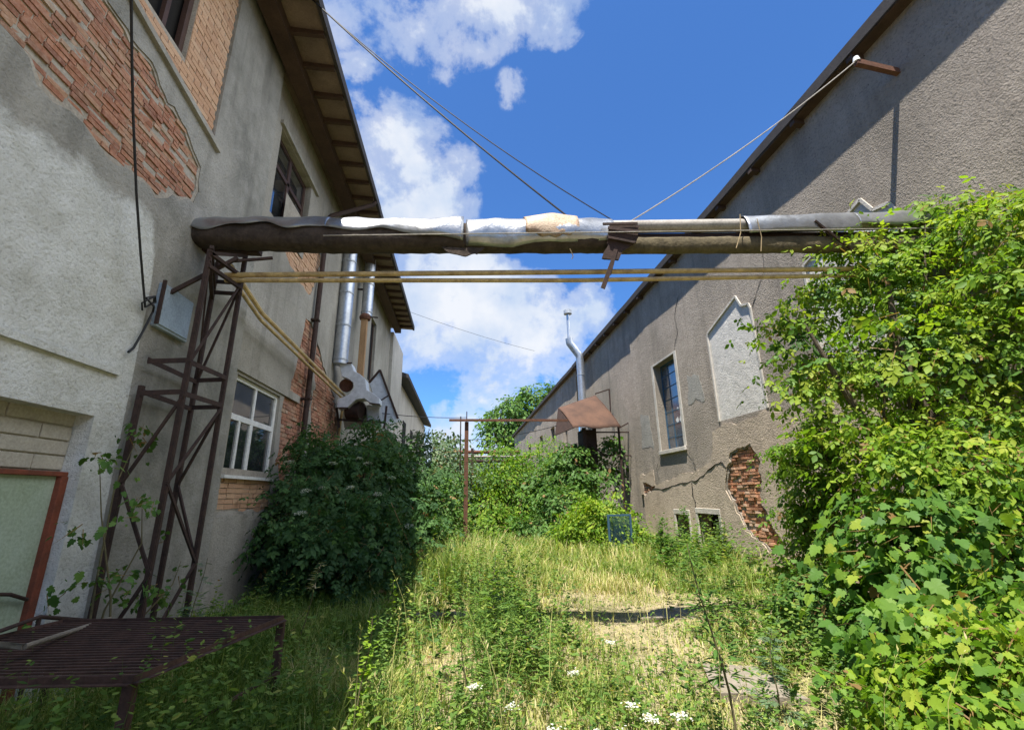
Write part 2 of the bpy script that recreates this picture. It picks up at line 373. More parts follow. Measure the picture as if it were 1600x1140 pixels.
# ------------------------------------------------------------------ ground
def terr(x, y): return .035*np.sin(x*1.7+.6)*np.cos(y*1.1) + .03*np.sin(x*.6+y*.9) + .02*np.sin(3.1*x-2.3*y)
gx = np.concatenate([[-300, -120, -60, -30], np.linspace(-12, 14, 105), [30, 60, 120, 300]])
gy = np.concatenate([[-200, -80, -30], np.linspace(-8, 62, 240), [80, 120, 200, 400]])
GX, GY = np.meshgrid(gx, gy); GZ = terr(GX, GY); nx, ny = len(gx), len(gy)
V = np.stack([GX, GY, GZ], -1).reshape(-1, 3); idx = np.arange(nx*ny).reshape(ny, nx)
a, b, c, d = idx[:-1, :-1].ravel(), idx[:-1, 1:].ravel(), idx[1:, 1:].ravel(), idx[1:, :-1].ravel()
g = trimesh('ground', V, np.concatenate([np.stack([a, b, c], 1), np.stack([a, c, d], 1)]), 'ground'); tagobj(g, kind='structure')
g.data.polygons.foreach_set('use_smooth', [True]*len(g.data.polygons))
# concrete slabs in the grass
def slab(name, pts, z0, z1, label, seed):
    t = MB(); p = jag(pts, .03, .18, seed); n = len(p)
    vs = [(x, y, z0) for x, y in p]+[(x+random.uniform(-.01, .01), y, z1) for x, y in p]
    t.add(vs, [(i, (i+1) % n, n+(i+1) % n, n+i) for i in range(n)]); tr = tessellate_polygon([[Vector((x, y, 0)) for x, y in p]])
    fs = []
    for q in tr:
        A, B, C = (Vector((*p[i], 0)) for i in q)
        fs.append(tuple(n+i for i in (q if (B-A).cross(C-A).z > 0 else reversed(q))))
    t.add(vs, fs); o = t.build(name, 'concrete'); tagobj(o, kind='structure'); return o
slab('path', [(2.3, 6.2), (3.5, 5.95), (3.6, 6.5), (2.9, 6.7), (2.6, 6.6)], -.1, .035, '', 1)
slab('path', [(-.7, 6.5), (.05, 6.45), (.1, 6.7), (-.6, 6.75)], -.1, .10, '', 2)
slab('path', [(2.1, 4.0), (2.7, 3.8), (2.75, 4.5), (2.3, 4.65)], -.1, .03, '', 3)
slab('path', [(2.55, 2.8), (3.0, 2.75), (3.05, 3.3), (2.6, 3.3)], -.1, .03, '', 4)

# ------------------------------------------------------------------ left factory
XL, XB = -3.3, -3.42
EX, EZ = -2.35, 9.06        # eave edge
LF = thing('factory_building', (-3.3, 8, 0), 'tall grey factory on the left with wide eaves, peeling render and brick patches', 'factory')
old_patch = jag([(1.0,6.2),(1.0,4.5),(2.3,4.7)]+YZ([(0,40),(34,74),(66,126),(110,171),(145,210),(192,263),(245,305),(300,312),(309,296),(311,263),(289,205),(263,163),(237,100),(205,66),(171,0)], XL)+[(2.6,6.33)], .035, .09, 11)
infill = YZ([(334,219),(368,40),(395,-110),(232,-60),(208,0)], XL)
p1, p2, p5 = onx(334,219,XL), onx(368,40,XL), onx(208,0,XL)
infill = [(2.2, 6.62), (p1.y, p1.z), (p1.y, 8.6), (2.2, 8.6)]
door_y0, door_y1, door_z1 = 2.0, 4.38, 2.33
def grow_poly(pl, d, seed):
    rn = random.Random(seed); cx_, cy_ = (sum(p[i] for p in pl)/len(pl) for i in (0, 1)); out = []; n = len(pl)
    for i, p in enumerate(pl):
        a, b = Vector(pl[i-1]), Vector(pl[(i+1) % n]); q = (b-a); nr = Vector((q.y, -q.x)); nr = nr.normalized() if nr.length > 0 else Vector((0, 0))
        if inside((p[0]+nr.x*.02, p[1]+nr.y*.02), pl): nr = -nr
        out.append((p[0]+nr.x*d*rn.uniform(.3, 1.5), p[1]+nr.y*d*rn.uniform(.3, 1.5)))
    return out
old_lip = [(min(a, 5.3), b) for a, b in grow_poly(old_patch, .045, 3)]
t = MB()
wallsheet(t, XL, 1, rect(-14, 6.72, -.4, 9.1), [(old_lip, .016), (infill, .07), (rect(door_y0, door_y1, -.15, door_z1), .30)])
t.add([(XL, 6.72, -.4), (XB, 6.72, -.4), (XB, 6.72, 9.1), (XL, 6.72, 9.1)], [(0, 1, 2, 3)])
t.build('wall', 'lwall', LF)
t = MB(); bricks(t, XL-.024, 1, old_patch, .20, .055, .012, .022, 5, .05, md=.42, back=[(-1, 3.5), (5.4, 3.5), (5.4, 5.95), (3.5, 6.32), (-1, 6.5)]); t.build('exposed_brick', ['oldbrick', 'mortar'], LF, label='weathered old red brick bared by fallen render')
wy0, wy1, wz0, wz1 = 3.55, 4.5, 6.62, 8.35
t = MB(); ip = rect(2.2, p1.y-.004, 6.15, 8.6); hole = rect(wy0, wy1, wz0, wz1)
infp = [q for q in infill]
rn = random.Random(4); z = 6.05; r = 0
while z < 8.6:
    y = 2.2-(.12 if r % 2 else 0)
    while y < p1.y-.02:
        cy, cz = y+.12, z+.036
        ya, ye = y+.005, min(y+.24, p1.y-.002)-.005
        if wz0-.07 < z < wz1:
            if ya < wy0 < ye: ye = wy0-.004
            elif ya < wy1 < ye: ya = wy1+.004
            elif ya >= wy0 and ye <= wy1: ye = ya
        if inside((cy, cz), infill) and ye-ya > .02:
            o = rn.uniform(-.004, .004); t.box((XL-.12, ya, z+.005), (XL-.035+o, ye, z+.067), 0, rn.random()+.01)
        y += .25
    z += .072; r += 1
wallsheet(t, XL-.046, 1, infill, [(hole, .2)], 1)
t.build('brick_infill', ['newbrick', 'mortar'], LF, label='newer orange brick infill round a small dark window')
w = MB(); w.box((XL-.16, wy0, wz0), (XL-.10, wy0+.06, wz1)); w.box((XL-.16, wy1-.07, wz0), (XL-.10, wy1, wz1)); w.box((XL-.16, wy0+.06, wz0), (XL-.101, wy1-.07, wz0+.07)); w.box((XL-.16, wy0+.06, wz1-.07), (XL-.101, wy1-.07, wz1)); w.box((XL-.15, wy0+.58, wz0+.07), (XL-.102, wy0+.64, wz1-.07))
wo = w.build('window', 'brownpaint', LF, label='small dark brown window in orange brick'); t = MB(); t.box((XL-.22, wy0, wz0), (XL-.2, wy1, wz1)); t.build('pane', 'dark', wo)
t = MB(); wallsheet(t, XL-.014, 1, old_lip, [(old_patch, .05)]); t.build('base_coat', 'mortar', LF)
# sill band below the infill, ledge above the door
t = MB(); q0 = Vector((XL, 1.8, 6.72)); 
t.hexa([(XL-.01, 1.2, 6.66), (XL+.05, 1.2, 6.66), (XL+.05, 5.32, 6.0), (XL-.01, 5.32, 6.0), (XL-.01, 1.2, 6.74), (XL+.045, 1.2, 6.74), (XL+.045, 5.32, 6.08), (XL-.01, 5.32, 6.08)])
t.build('sill_band', 'lrear', LF)
t = MB(); t.box((XL-.01, -14, 2.74), (XL+.035, 4.52, 2.80)); t.build('ledge', 'lwall', LF)
t = MB()
for k in range(4):
    zz = 1.85+.125*k; yy = 1.9 + (0 if k % 2 else -.3)
    while yy < door_y1: t.box((XL-.15+random.uniform(-.006, .006), max(yy, door_y0)+.006, zz+.006), (XL-.25, min(yy+.62, door_y1)-.006, zz+.119)); yy += .62
t.box((XL-.165, door_y0, 1.83), (XL-.27, door_y1, 2.36)); t.build('lintel_blocks', 'block', LF, bevel=.006)
D = MB(); D.box((XL-.14, door_y1-.075, -.1), (XL-.08, door_y1-.005, 1.80)); D.box((XL-.14, door_y0, 1.80), (XL-.09, door_y1-.005, 1.84)); dr = D.build('door', ['redpaint'], LF, label='faded green factory door in a flaking red frame', bevel=.006)
t = MB(); t.box((XL-.17, door_y0, -.1), (XL-.125, door_y1-.075, 1.80)); t.build('door_panel', 'greensheet', dr)
t = MB()
for yy in (3.30, 2.5): t.box((XL-.126, yy, 0), (XL-.11, yy+.025, 1.8))
t.tube([(XL-.09, 4.28, .86), (XL-.07, 4.1, .93), (XL-.07, 4.0, .95), (XL-.07, 3.9, .88), (XL-.09, 3.6, .86)], .014, 8); t.tube([(XL-.09, 3.98, .98), (XL-.07, 3.85, 1.02), (XL-.09, 3.6, 1.0)], .011, 6)
t.build('door_bar', 'rustdark', dr)
# rear wall stretch
def quad_window(z0, z1, y0, y1): return rect(y0, y1, z0, z1)
uw = (7.2, 8.9, 6.42, 8.2); lw = (7.0, 8.68, 1.93, 3.42)
bp1 = jag(YZ([(443,388),(452,388),(503,398),(497,434),(484,462),(462,430)], XB), .03, .09, 21)
bp2 = jag(YZ([(478,498),(489,508),(492,600),(470,722),(437,760),(431,720),(441,634),(462,575)], XB), .05, .1, 22)
bp3 = jag(rect(7.0, 8.75, 1.40, 1.90), .02, .1, 23)
bp4 = jag(YZ([(497,530),(503,560),(528,640),(530,720),(482,725),(488,600)], XB), .05, .1, 24)
bp5 = jag(YZ([(470,300),(478,290),(505,330),(503,345),(475,345)], XB), .02, .08, 25)
t = MB()
wallsheet(t, XB, 1, rect(6.72, 20.2, -.4, 9.1), [(rect(uw[0], uw[1], uw[2], uw[3]), .22), (rect(lw[0], lw[1], lw[2], lw[3]), .14), (bp1, .04), (bp2, .05), (bp3, .03), (bp4, .05), (rect(15.9, 16.9, 5.6, 8.0), .2)])
t.build('wall', 'lrear', LF)
for i, (pp, key) in enumerate(((bp1, 'newbrick'), (bp2, 'oldbrick'), (bp3, 'newbrick'), (bp4, 'oldbrick'))):
    t = MB(); bricks(t, XB-.02, 1, pp, .25, .075, .011, .022, 30+i, .0, back=[(min(p[0] for p in pp)-.1, min(p[1] for p in pp)-.1), (max(p[0] for p in pp)+.1, min(p[1] for p in pp)-.1), (max(p[0] for p in pp)+.1, max(p[1] for p in pp)+.1), (min(p[0] for p in pp)-.1, max(p[1] for p in pp)+.1)])
    t.build('exposed_brick', [key, 'mortar'], LF)
def frame_window(parent, x, y0, y1, z0, z1, mat, bars, glass, d=.05, fw=.06, label=None, pane_x=None):
    w = MB(); w.box((x-d, y0, z0), (x, y0+fw, z1)); w.box((x-d, y1-fw, z0), (x, y1, z1)); w.box((x-d, y0+fw, z0), (x-.002, y1-fw, z0+fw)); w.box((x-d, y0+fw, z1-fw), (x-.002, y1-fw, z1))
    for (a, b, c, e) in bars: w.box((x-d+.004, a, b), (x-.006, c, e))
    wo = w.build('window', mat, parent, label=label, bevel=.005)
    t = MB(); t.box((x-d*.7, y0+fw*.5, z0+fw*.5), (x-d*.5, y1-fw*.5, z1-fw*.5)); t.build('pane', glass, wo)
    return wo
ym = 7.82; zt = 2.80
frame_window(LF, XB-.05, lw[0], lw[1], lw[2], lw[3], 'white', [(lw[0]+.06, zt-.05, lw[1]-.06, zt+.04), (ym-.03, zt+.04, ym+.03, lw[3]-.06), (ym-.05, lw[2]+.06, ym+.05, zt-.05), (7.38, lw[2]+.06, 7.44, zt-.05)], 'glass', .06, .07, 'white casement window with two top lights')
t = MB(); t.box((XB-.05, lw[0]-.03, lw[2]-.05), (XB+.05, lw[1]+.03, lw[2]-.003)); t.build('sill', 'white', LF)
frame_window(LF, XB-.12, uw[0], uw[1], uw[2], uw[3], 'brownpaint', [(8.0, uw[2]+.08, 8.1, uw[3]-.08), (uw[0]+.08, 7.55, uw[1]-.08, 7.64)], 'glass', .06, .08, 'tall brown upper window reflecting the sky')
frame_window(LF, XB-.1, 15.9, 16.9, 5.6, 8.0, 'brownpaint', [(16.37, 5.68, 16.43, 7.92)], 'dark', .06, .07)
t = MB(); t.box((XB-.01, uw[0]-.1, uw[3]+.02), (XB+.06, uw[1]+.35, uw[3]+.10)); t.build('window_hood', 'lrear', LF)
t = MB(); t.box((XB-.01, 6.76, 3.47), (XB+.03, 9.6, 3.62)); t.build('lintel_band', 'lrear', LF)
t = MB(); t.box((XB+.001, 6.722, -.3), (XB+.06, 13.0, 1.36)); t.build('plinth', 'lrear', LF)
# end bay and far end
t = MB(); t.box((XB-5, 20.2, -.4), (-3.28, 23.6, 8.95)); t.box((XB-8, 20.21, -.4), (XB-.3, 20.3, 9.1)); t.build('end_bay', 'lfar', LF)
# roof
def roof_l(y0, y1):
    r = MB()
    r.hexa([(EX, y0, EZ+.06), (EX, y1, EZ+.06), (-11, y1, 11.9), (-11, y0, 11.9), (EX, y0, EZ+.15), (EX, y1, EZ+.15), (-11, y1, 12.0), (-11, y0, 12.0)])
    return r
rf = roof_l(-14, 20.1).build('roof', 'roof', LF)
t = MB(); t.box((EX-.03, -14, EZ-.06), (EX+.03, 10.95, EZ+.14)); t.box((EX-.05, 10.95, EZ-.05), (EX+.02, 20.12, EZ+.145)); t.build('fascia', 'roof', rf)
t = MB(); t.hexa([(-3.5, -14, 9.102), (EX-.03, -14, 9.03), (EX-.03, 20.1, 9.03), (-3.5, 20.1, 9.102), (-3.5, -14, 9.13), (EX-.03, -14, 9.06), (EX-.03, 20.1, 9.06), (-3.5, 20.1, 9.13)]); t.build('soffit', 'soffit', rf)
t = MB(); t.box((-3.2, -14, 8.84), (-2.93, 20.05, 9.075)); t.build('purlin', 'brownwood', rf)
k = 0; yy = 2.2
while yy < 20:
    t = MB(); t.hexa([(-2.928, yy, 8.96), (EX-.04, yy, 8.95), (EX-.04, yy+.07, 8.95), (-2.928, yy+.07, 8.96), (-2.928, yy, 9.08), (EX-.04, yy, 9.04), (EX-.04, yy+.07, 9.04), (-2.928, yy+.07, 9.08)])
    # split around the purlin
    t.build('rafter', 'brownwood', rf); yy += .62
# downpipe
dp = thing('downpipe', (XB+.1, 9.8, 0), 'long dark downpipe on the left wall with a slanting swan neck under the eave', 'downpipe')
t = MB(); t.tube([(EX-.02, 10.4, 8.98), (EX-.05, 10.4, 8.9), (XB+.14, 9.95, 8.2), (XB+.1, 9.85, 8.05), (XB+.1, 9.83, 4.0), (XB+.1, 9.8, .2)], .055, 10); t.build('pipe', 'rustdark', dp, True)
for zz in (7.2, 5.4, 3.6, 1.9): 
    t = MB(); t.box((XB-.02, 9.755, zz), (XB+.17, 9.905, zz+.035)); t.build('bracket', 'rustdark', dp)
# far left building
FL = thing('factory_building', (-3.4, 30, 0), 'lower grey block with a dark overhanging roof, beyond the tall left factory', 'factory')
t = MB(); t.box((-12, 23.9, -.4), (-3.5, 42, 7.6)); t.build('wall', 'lfar', FL)
t = MB(); t.hexa([(-2.95, 23.7, 7.62), (-2.95, 42.2, 7.62), (-12, 42.2, 10.4), (-12, 23.7, 10.4), (-2.95, 23.7, 7.85), (-2.95, 42.2, 7.85), (-12, 42.2, 10.6), (-12, 23.7, 10.6)]); t.build('roof', 'roof', FL)
for y0 in (26.5, 30.5, 34.5):
    t = MB(); t.box((-3.52, y0, 3.6), (-3.47, y0+1.4, 5.8)); t.build('window', 'dark', FL)
# utility bits on the left wall
bx = thing('electrical_box', (XL, 5.1, 3.4), 'blue grey metal electrical box fixed to the left wall beside the lattice tower', 'electrical box')
t = MB(); t.box((XL, 4.80, 3.36), (XL+.06, 5.36, 3.86)); t.build('case', 'boxpaint', bx, bevel=.012)
t = MB(); t.box((XL+.061, 4.83, 3.39), (XL+.072, 5.33, 3.83)); t.build('door', 'boxpaint', bx, bevel=.004)
t = MB(); t.box((XL+.05, 4.78, 3.38), (XL+.085, 4.80, 3.88)); t.build('hinge', 'rustdark', bx)
def sag(p, q, s, n=14):
    p = Vector(p); q = Vector(q); return [p.lerp(q, i/n) - Vector((0, 0, s*4*(i/n)*(1-i/n))) for i in range(n+1)]
t = MB(); t.tube([onx(204, -300, -2.42), onx(204, -140, -2.6), onx(205, 0, -2.8), onx(206, 90, -2.9), onx(208, 180, -2.98), onx(213, 300, -3.08), onx(220, 400, -3.15), onx(227, 480, -3.22), (XL+.06, 4.72, 3.60)], .011, 6)
tagobj(t.build('drop_cable', 'wire', None, True), 'black cable hanging down the left wall from the eave to the electrical box', 'cable')
t = MB(); t.tube([(XL+.05, 4.74, 3.60), (XL+.09, 4.66, 3.63), (XL+.06, 4.58, 3.58), (XL+.10, 4.66, 3.52), (XL+.06, 4.72, 3.48), (XL+.05, 4.66, 3.25), (XL+.04, 4.60, 3.05), (XL+.05, 4.53, 2.98)], .012, 6)
t.tube([(XL+.05, 4.72, 3.59), (XL+.12, 4.60, 3.60), (XL+.07, 4.53, 3.50), (XL+.04, 4.6, 3.45)], .009, 6)
tagobj(t.build('cable_tail', 'wire', None, True), 'short tangled black cable tail dangling below the electrical box', 'cable')

# ------------------------------------------------------------------ right building
XR = 6.5; HR = 8.48; RE = 6.26
RB = thing('brick_warehouse', (XR, 10, 0), 'long rendered warehouse on the right with niches, tall window and broken plaster', 'warehouse')
niche1 = YZ([(1116,655),(1106,520),(1112,495),(1158,456),(1166,470),(1178,471),(1197,655)], XR)
n1y = sorted(p[0] for p in niche1)
def niche(yl, yr, z0, dz=0):   # yl far side (larger y)
    w = yl-yr
    return [(yl, z0), (yl, 5.62+dz), (yl-.03*w/1.8, 5.72+dz), (yl-.12*w/1.8, 5.76+dz), (yr+.45*w/1.8, 6.17+dz), (yr+.3*w/1.8, 5.86+dz), (yr+.05*w/1.8, 5.80+dz), (yr, 5.66+dz), (yr, z0)]
nA = niche(10.72, 8.84, 3.28, -.08); nB = niche(7.15, 5.25, 3.3, .02)
rw = (12.72, 14.3, 2.86, 5.72)
hol = jag(YZ([(1138,732),(1146,705),(1172,699),(1190,722),(1186,758),(1190,790),(1204,822),(1224,850),(1212,866),(1168,824),(1149,792),(1137,765)], XR), .05, .10, 41)
hol2 = jag(YZ([(1001,742),(1022,735),(1024,762),(1003,772)], XR), .05, .12, 42)
lwA, lwB = rect(12.95, 13.75, -.1, .93), rect(11.35, 12.4, -.1, 1.0)
t = MB()
wallsheet(t, XR, -1, [(16.2, -.4), (16.2, HR), (-12, HR), (-12, -.4)][::-1], [(nA, .014), (nB, .014), (rect(rw[0], rw[1], rw[2], rw[3]), .38), (hol, .07), (hol2, .07), (lwA, .35), (lwB, .35)])
t.add([(XR, 16.2, -.4), (XR+.06, 16.2, -.4), (XR+.06, 16.2, HR), (XR, 16.2, HR)], [(0, 1, 2, 3)])
t.build('wall', 'rwall', RB)
for nn in (nA, nB):
    t = MB(); sheet(t, XR+.012, -1, nn); t.build('blind_panel', 'panel', RB)
    t = MB()
    for i in range(len(nn)-1):
        (a, b), (c, e) = nn[i], nn[i+1]
        t.bar((XR-.012, a, b), (XR-.012, c, e), .05, .035, (1, 0, 0))
    t.build('moulding', 'mould', RB)
t = MB(); bricks(t, XR+.03, -1, hol, .22, .07, .016, .05, 51, .10, back=rect(8.3, 11.2, .0, 3.1)); t.build('exposed_brick', ['rbrick', 'mortar'], RB, label='crumbling orange brick in a long plaster hole')
t = MB(); bricks(t, XR+.04, -1, hol2, .22, .07, .016, .06, 52, .1, back=rect(14.2, 16.1, 1.3, 2.9)); t.build('exposed_brick', ['rbrick', 'mortar'], RB)
# smooth mortar plinth coat (proud sheet with ragged top) and crack ledge
t = MB(); top = [(y, 2.55+.22*math.sin(y*1.3)+.1*math.sin(y*3.1) + (.55 if y < 11.2 else 0)) for y in np.linspace(16.1, 3.0, 50)]
plo = [(16.1, 1.95), (15.2, 1.75), (14.5, 1.85), (13.5, 2.0), (12.4, 2.1), (11.4, 2.3), (11.1, 3.0), (10.6, 3.2), (9.9, 3.12), (8.9, 3.22), (8.2, 3.1), (3, 3.1)]
plinth = jag(plo+[(3, -.4), (16.1, -.4)], .03, .12, 43)
grow = lambda pl, d: [((p[0]-sum(q[0] for q in pl)/len(pl))*d+sum(q[0] for q in pl)/len(pl), (p[1]-sum(q[1] for q in pl)/len(pl))*d+sum(q[1] for q in pl)/len(pl)) for p in pl]
wallsheet(t, XR-.022, -1, plinth, [(grow_poly(hol, .05, 8), .03), (grow(hol2, 1.05), .03), (grow(lwA, 1.0), .06), (grow(lwB, 1.0), .06)])
n = len(plinth); t.add([(XR-.022, a, b) for a, b in plinth]+[(XR+.02, a, b) for a, b in plinth], [(i, (i+1) % n, n+(i+1) % n, n+i) for i in range(n)])
t.build('plaster_coat', 'rplinth', RB)
for pts in ([(15.9, 1.72), (14.6, 1.66), (13.6, 1.78), (12.3, 1.86), (11.4, 2.15), (10.9, 2.3), (10.7, 2.12)], [(12.5, 1.8), (12.55, 1.5), (12.45, 1.25), (12.5, 1.02)]):
    q = []
    for i in range(len(pts)-1):
        for k in range(6): f = k/6; q.append((XR-.024, pts[i][0]*(1-f)+pts[i+1][0]*f+random.uniform(-.02, .02), pts[i][1]*(1-f)+pts[i+1][1]*f+random.uniform(-.025, .025)))
    t = MB(); t.tube(q, [random.uniform(.004, .02) for _ in q], 5); t.build('crack', 'dark', RB)
# later repairs and hairline cracks
for kk, (y0, y1, z0, z1) in enumerate(((11.3, 12.2, 3.9, 4.8), (14.9, 15.9, 3.0, 4.3))):
    q = jag([(y0, z0), (y1, z0+.1), (y1-.1, z1), (y0+.15, z1-.12)], .05, .13, 70+kk); t = MB(); sheet(t, XR-.005, -1, q); n = len(q)
    t.add([(XR-.005, a, b) for a, b in q]+[(XR+.01, a, b) for a, b in q], [(i, (i+1) % n, n+(i+1) % n, n+i) for i in range(n)]); t.build('repair_patch', 'mpatch', RB)
for pts in ([(12.7, 5.72), (12.3, 6.3), (12.35, 6.9), (11.9, 7.4)], [(12.72, 2.86), (12.3, 2.5), (12.2, 2.2)], [(8.8, 5.6), (8.2, 6.2), (8.1, 6.9)], [(14.3, 2.86), (14.8, 2.3), (14.7, 1.9)]):
    q = []
    for i in range(len(pts)-1):
        for k in range(7): f = k/7; q.append((XR-.007 if pts[i][1] > 3.2 else XR-.026, pts[i][0]*(1-f)+pts[i+1][0]*f+random.uniform(-.03, .03), pts[i][1]*(1-f)+pts[i+1][1]*f+random.uniform(-.03, .03)))
    t = MB(); t.tube(q, [random.uniform(.002, .007) for _ in q], 5); t.build('crack', 'dark', RB)
# tall window
frx = XR+.25
t = MB()
for (a, b, c, e) in ((rw[0], rw[2], rw[0]+.05, rw[3]), (rw[1]-.05, rw[2], rw[1], rw[3]), (rw[0]+.05, rw[2], rw[1]-.05, rw[2]+.05), (rw[0]+.05, rw[3]-.05, rw[1]-.05, rw[3])): t.box((frx, a, b), (frx+.05, c, e))
for k in range(1, 3): t.box((frx+.006, rw[0]+k*.527-.015, rw[2]+.05), (frx+.045, rw[0]+k*.527+.015, rw[3]-.05))
for k in range(1, 7): t.box((frx+.01, rw[0]+.05, rw[2]+k*.41-.012), (frx+.04, rw[1]-.05, rw[2]+k*.41+.012))
wo = t.build('window', 'bluemesh', RB, label='tall blue glazed window with broken panes')
t = MB(); rn = random.Random(9)
for i in range(3):
    for k in range(7):
        broken = rn.random() < .0
        y0 = rw[0]+i*.527+.02; z0 = rw[2]+k*.41+.02
        if not broken: t.box((frx+.02, y0, z0), (frx+.026, y0+.49, z0+.37), 0)
t.build('pane', 'glassblue', wo)
t = MB()
for (y, z, s) in ((13.0, 4.75, .13), (13.05, 4.55, .1), (13.15, 4.3, .16), (13.1, 3.75, .2), (13.5, 3.78, .1), (13.2, 3.2, .1), (13.4, 4.1, .06), (13.25, 3.15, .07)):
    s *= 1.5; q = [(y+s*random.uniform(.4, 1)*math.cos(a), z+s*random.uniform(.4, 1)*math.sin(a)) for a in np.linspace(0, 6.283, 7)[:-1]]
    t = MB(); sheet(t, frx+.0188, -1, q); t.build('broken_glass', 'white', wo)
t = MB(); t.box((XR-.07, rw[0]-.12, rw[2]-.12), (XR+.2, rw[1]+.12, rw[2]-.002)); t.build('sill', 'mould', RB, bevel=.01)
t = MB(); t.box((XR-.02, rw[0]-.14, rw[2]), (XR+.01, rw[0]-.001, rw[3])); t.box((XR-.02, rw[1]+.001, rw[2]), (XR+.01, rw[1]+.14, rw[3])); t.box((XR-.021, rw[0]-.14, rw[3]), (XR+.01, rw[1]+.14, rw[3]+.06)); t.build('window_surround', 'mould', RB)
for nm, (ya, yb, zb) in (('low_opening', (12.95, 13.75, .93)), ('low_opening', (11.35, 12.4, 1.0))):
    t = MB(); t.box((XR+.34, ya, -.1), (XR+.4, yb, zb)); op = t.build('window', 'dark', RB)
    t = MB(); t.box((XR-.045, ya-.1, zb+.001), (XR+.05, yb+.1, zb+.14)); t.box((XR-.04, ya-.1, -.1), (XR+.05, ya-.002, zb)); t.box((XR-.04, yb+.002, -.1), (XR+.05, yb+.1, zb)); t.build('surround', 'mould', op, bevel=.008)
# recessed stretch
t = MB(); wallsheet(t, XR+.06, -1, rect(16.2, 24.6, -.4, HR), [(rect(18.6, 20.0, .3, 2.6), .3)])
t.box((XR+.061, 24.55, -.4), (XR+8, 24.65, HR)); t.build('wall', 'rwall', RB)
def roof_r(root, y0, y1, top=HR, wob=0):
    r = MB(); n = max(2, int((y1-y0)/1.3)); vs = []
    for i in range(n+1):
        y = y0+(y1-y0)*i/n; j = random.uniform(-1, 1)*wob
        vs += [(RE+j*.4, y, top+.03+j), (RE+j*.4, y, top+.24+j), (15, y, top+3.3), (15, y, top+3.1)]
    fs = []
    for i in range(n):
        for k in range(4): fs.append((i*4+k, i*4+(k+1) % 4, i*4+4+(k+1) % 4, i*4+4+k))
    fs += [(3, 2, 1, 0), (n*4, n*4+1, n*4+2, n*4+3)]
    r.add(vs, [tuple(reversed(f)) for f in fs]); o = r.build('roof', 'roof', root)
    s = MB(); s.box((RE+.03, y0, top+.002), (XR+.3, y1, top+.028)); s.build('soffit', 'brownwood', o)
    return o
ro = roof_r(RB, -12, 24.7, HR, .025)
yy = 1.0
while yy < 24:
    t = MB(); t.box((RE+.02, yy, HR-.09), (XR-.002, yy+.12, HR)); t.build('rafter', 'brownwood', ro); yy += 1.35
# far right building
FR = thing('brick_warehouse', (XR, 40, 0), 'far end of the rendered warehouse row with small windows and a dark roof', 'warehouse')
t = MB(); wins = [rect(27.5, 28.8, 4.2, 6.2), rect(31.5, 33, 4.2, 6.2), rect(36.5, 38, 4.2, 6.2), rect(29.8, 31.0, 2.2, 3.6), rect(34.2, 35.6, 2.2, 3.6), rect(43, 45, 4.2, 6.2)]
wallsheet(t, XR, -1, rect(24.75, 57, -.4, HR), [(w_, .25) for w_ in wins]); t.box((XR+.01, 56.9, -.4), (15, 57, HR)); t.build('wall', 'rwall', FR)
for w_ in wins:
    t = MB(); t.box((XR+.2, w_[0][0], w_[0][1]), (XR+.24, w_[1][0], w_[2][1])); t.build('window', 'glass', FR)
roof_r(FR, 24.75, 57.2, HR, .05)
# bracket and wire on the right wall
br = thing('wall_bracket', (XR, 4.66, 7.68), 'rusty steel bracket sticking out high on the right wall', 'bracket')
t = MB(); t.bar((XR+.02, 4.66, 7.66), (5.83, 4.66, 7.78), .07, .09); t.build('arm', 'rust', br)
t = MB(); t.tube([(5.85, 4.66, 7.80), (5.85, 4.66, 7.88)], [.05, .035], 10); t.build('insulator', 'white', br)
# flue
fl = thing('flue_pipe', (6.0, 21.9, 4), 'silver galvanised flue rising past the right eave with a thin capped top', 'flue')
t = MB(); t.tube([(6.02, 21.9, 3.0), (6.02, 21.9, 8.25), (5.98, 21.9, 8.5), (5.7, 21.9, 8.9), (5.52, 21.9, 9.15), (5.5, 21.9, 9.4)], .2, 14); t.build('duct', 'galv', fl, True)
t = MB(); t.tube([(5.5, 21.9, 9.3), (5.5, 21.9, 10.75)], .085, 10); t.build('stack', 'galv', fl, True)
t = MB(); t.tube([(5.5, 21.9, 10.8), (5.5, 21.9, 11.0)], .22, 12); t.build('cap', 'galvdull', fl)
for zz in (4.6, 6.0, 7.4):
    t = MB(); t.tube([(6.02, 21.9, zz), (6.02, 21.9, zz+.05)], .215, 14); t.build('collar', 'galvdull', fl)

# ------------------------------------------------------------------ pipe bridge across the street
def yb(px): return 5.3-.55*(px-300)/1190
def B(px, py): return at(px, py, yb(px))
PB = thing('pipe_bridge', B(700, 370), 'lagged steam pipe bridge in torn aluminium jacket crossing above the street', 'pipe bridge')
def body(pxs, top, bot, depth, mat, name, wav=.0, n=14, seed=1, label=None):
    rn = random.Random(seed); t = MB(); rings = []
    for px in pxs:
        a, b = B(px, top(px)), B(px, bot(px)); c = (a+b)/2; hz = math.sqrt(max(.0004, ((a-b).length/2)**2-(.61*depth)**2))
        R_ = []
        for j in range(n):
            th = 2*math.pi*j/n; cc, ss = math.cos(th), math.sin(th)
            cc = math.copysign(abs(cc)**.7, cc); ss = math.copysign(abs(ss)**.7, ss); k = 1+rn.uniform(-wav, wav)
            R_.append(c+Vector((0, depth*cc*k, hz*ss*k)))
        rings.append(R_)
    fs = [(i*n+j, i*n+(j+1) % n, (i+1)*n+(j+1) % n, (i+1)*n+j) for i in range(len(pxs)-1) for j in range(n)]
    fs += [tuple(range(n-1, -1, -1)), tuple(range((len(pxs)-1)*n, len(pxs)*n))]
    t.add([v for R_ in rings for v in R_], fs); return t.build(name, mat, PB, True, label)
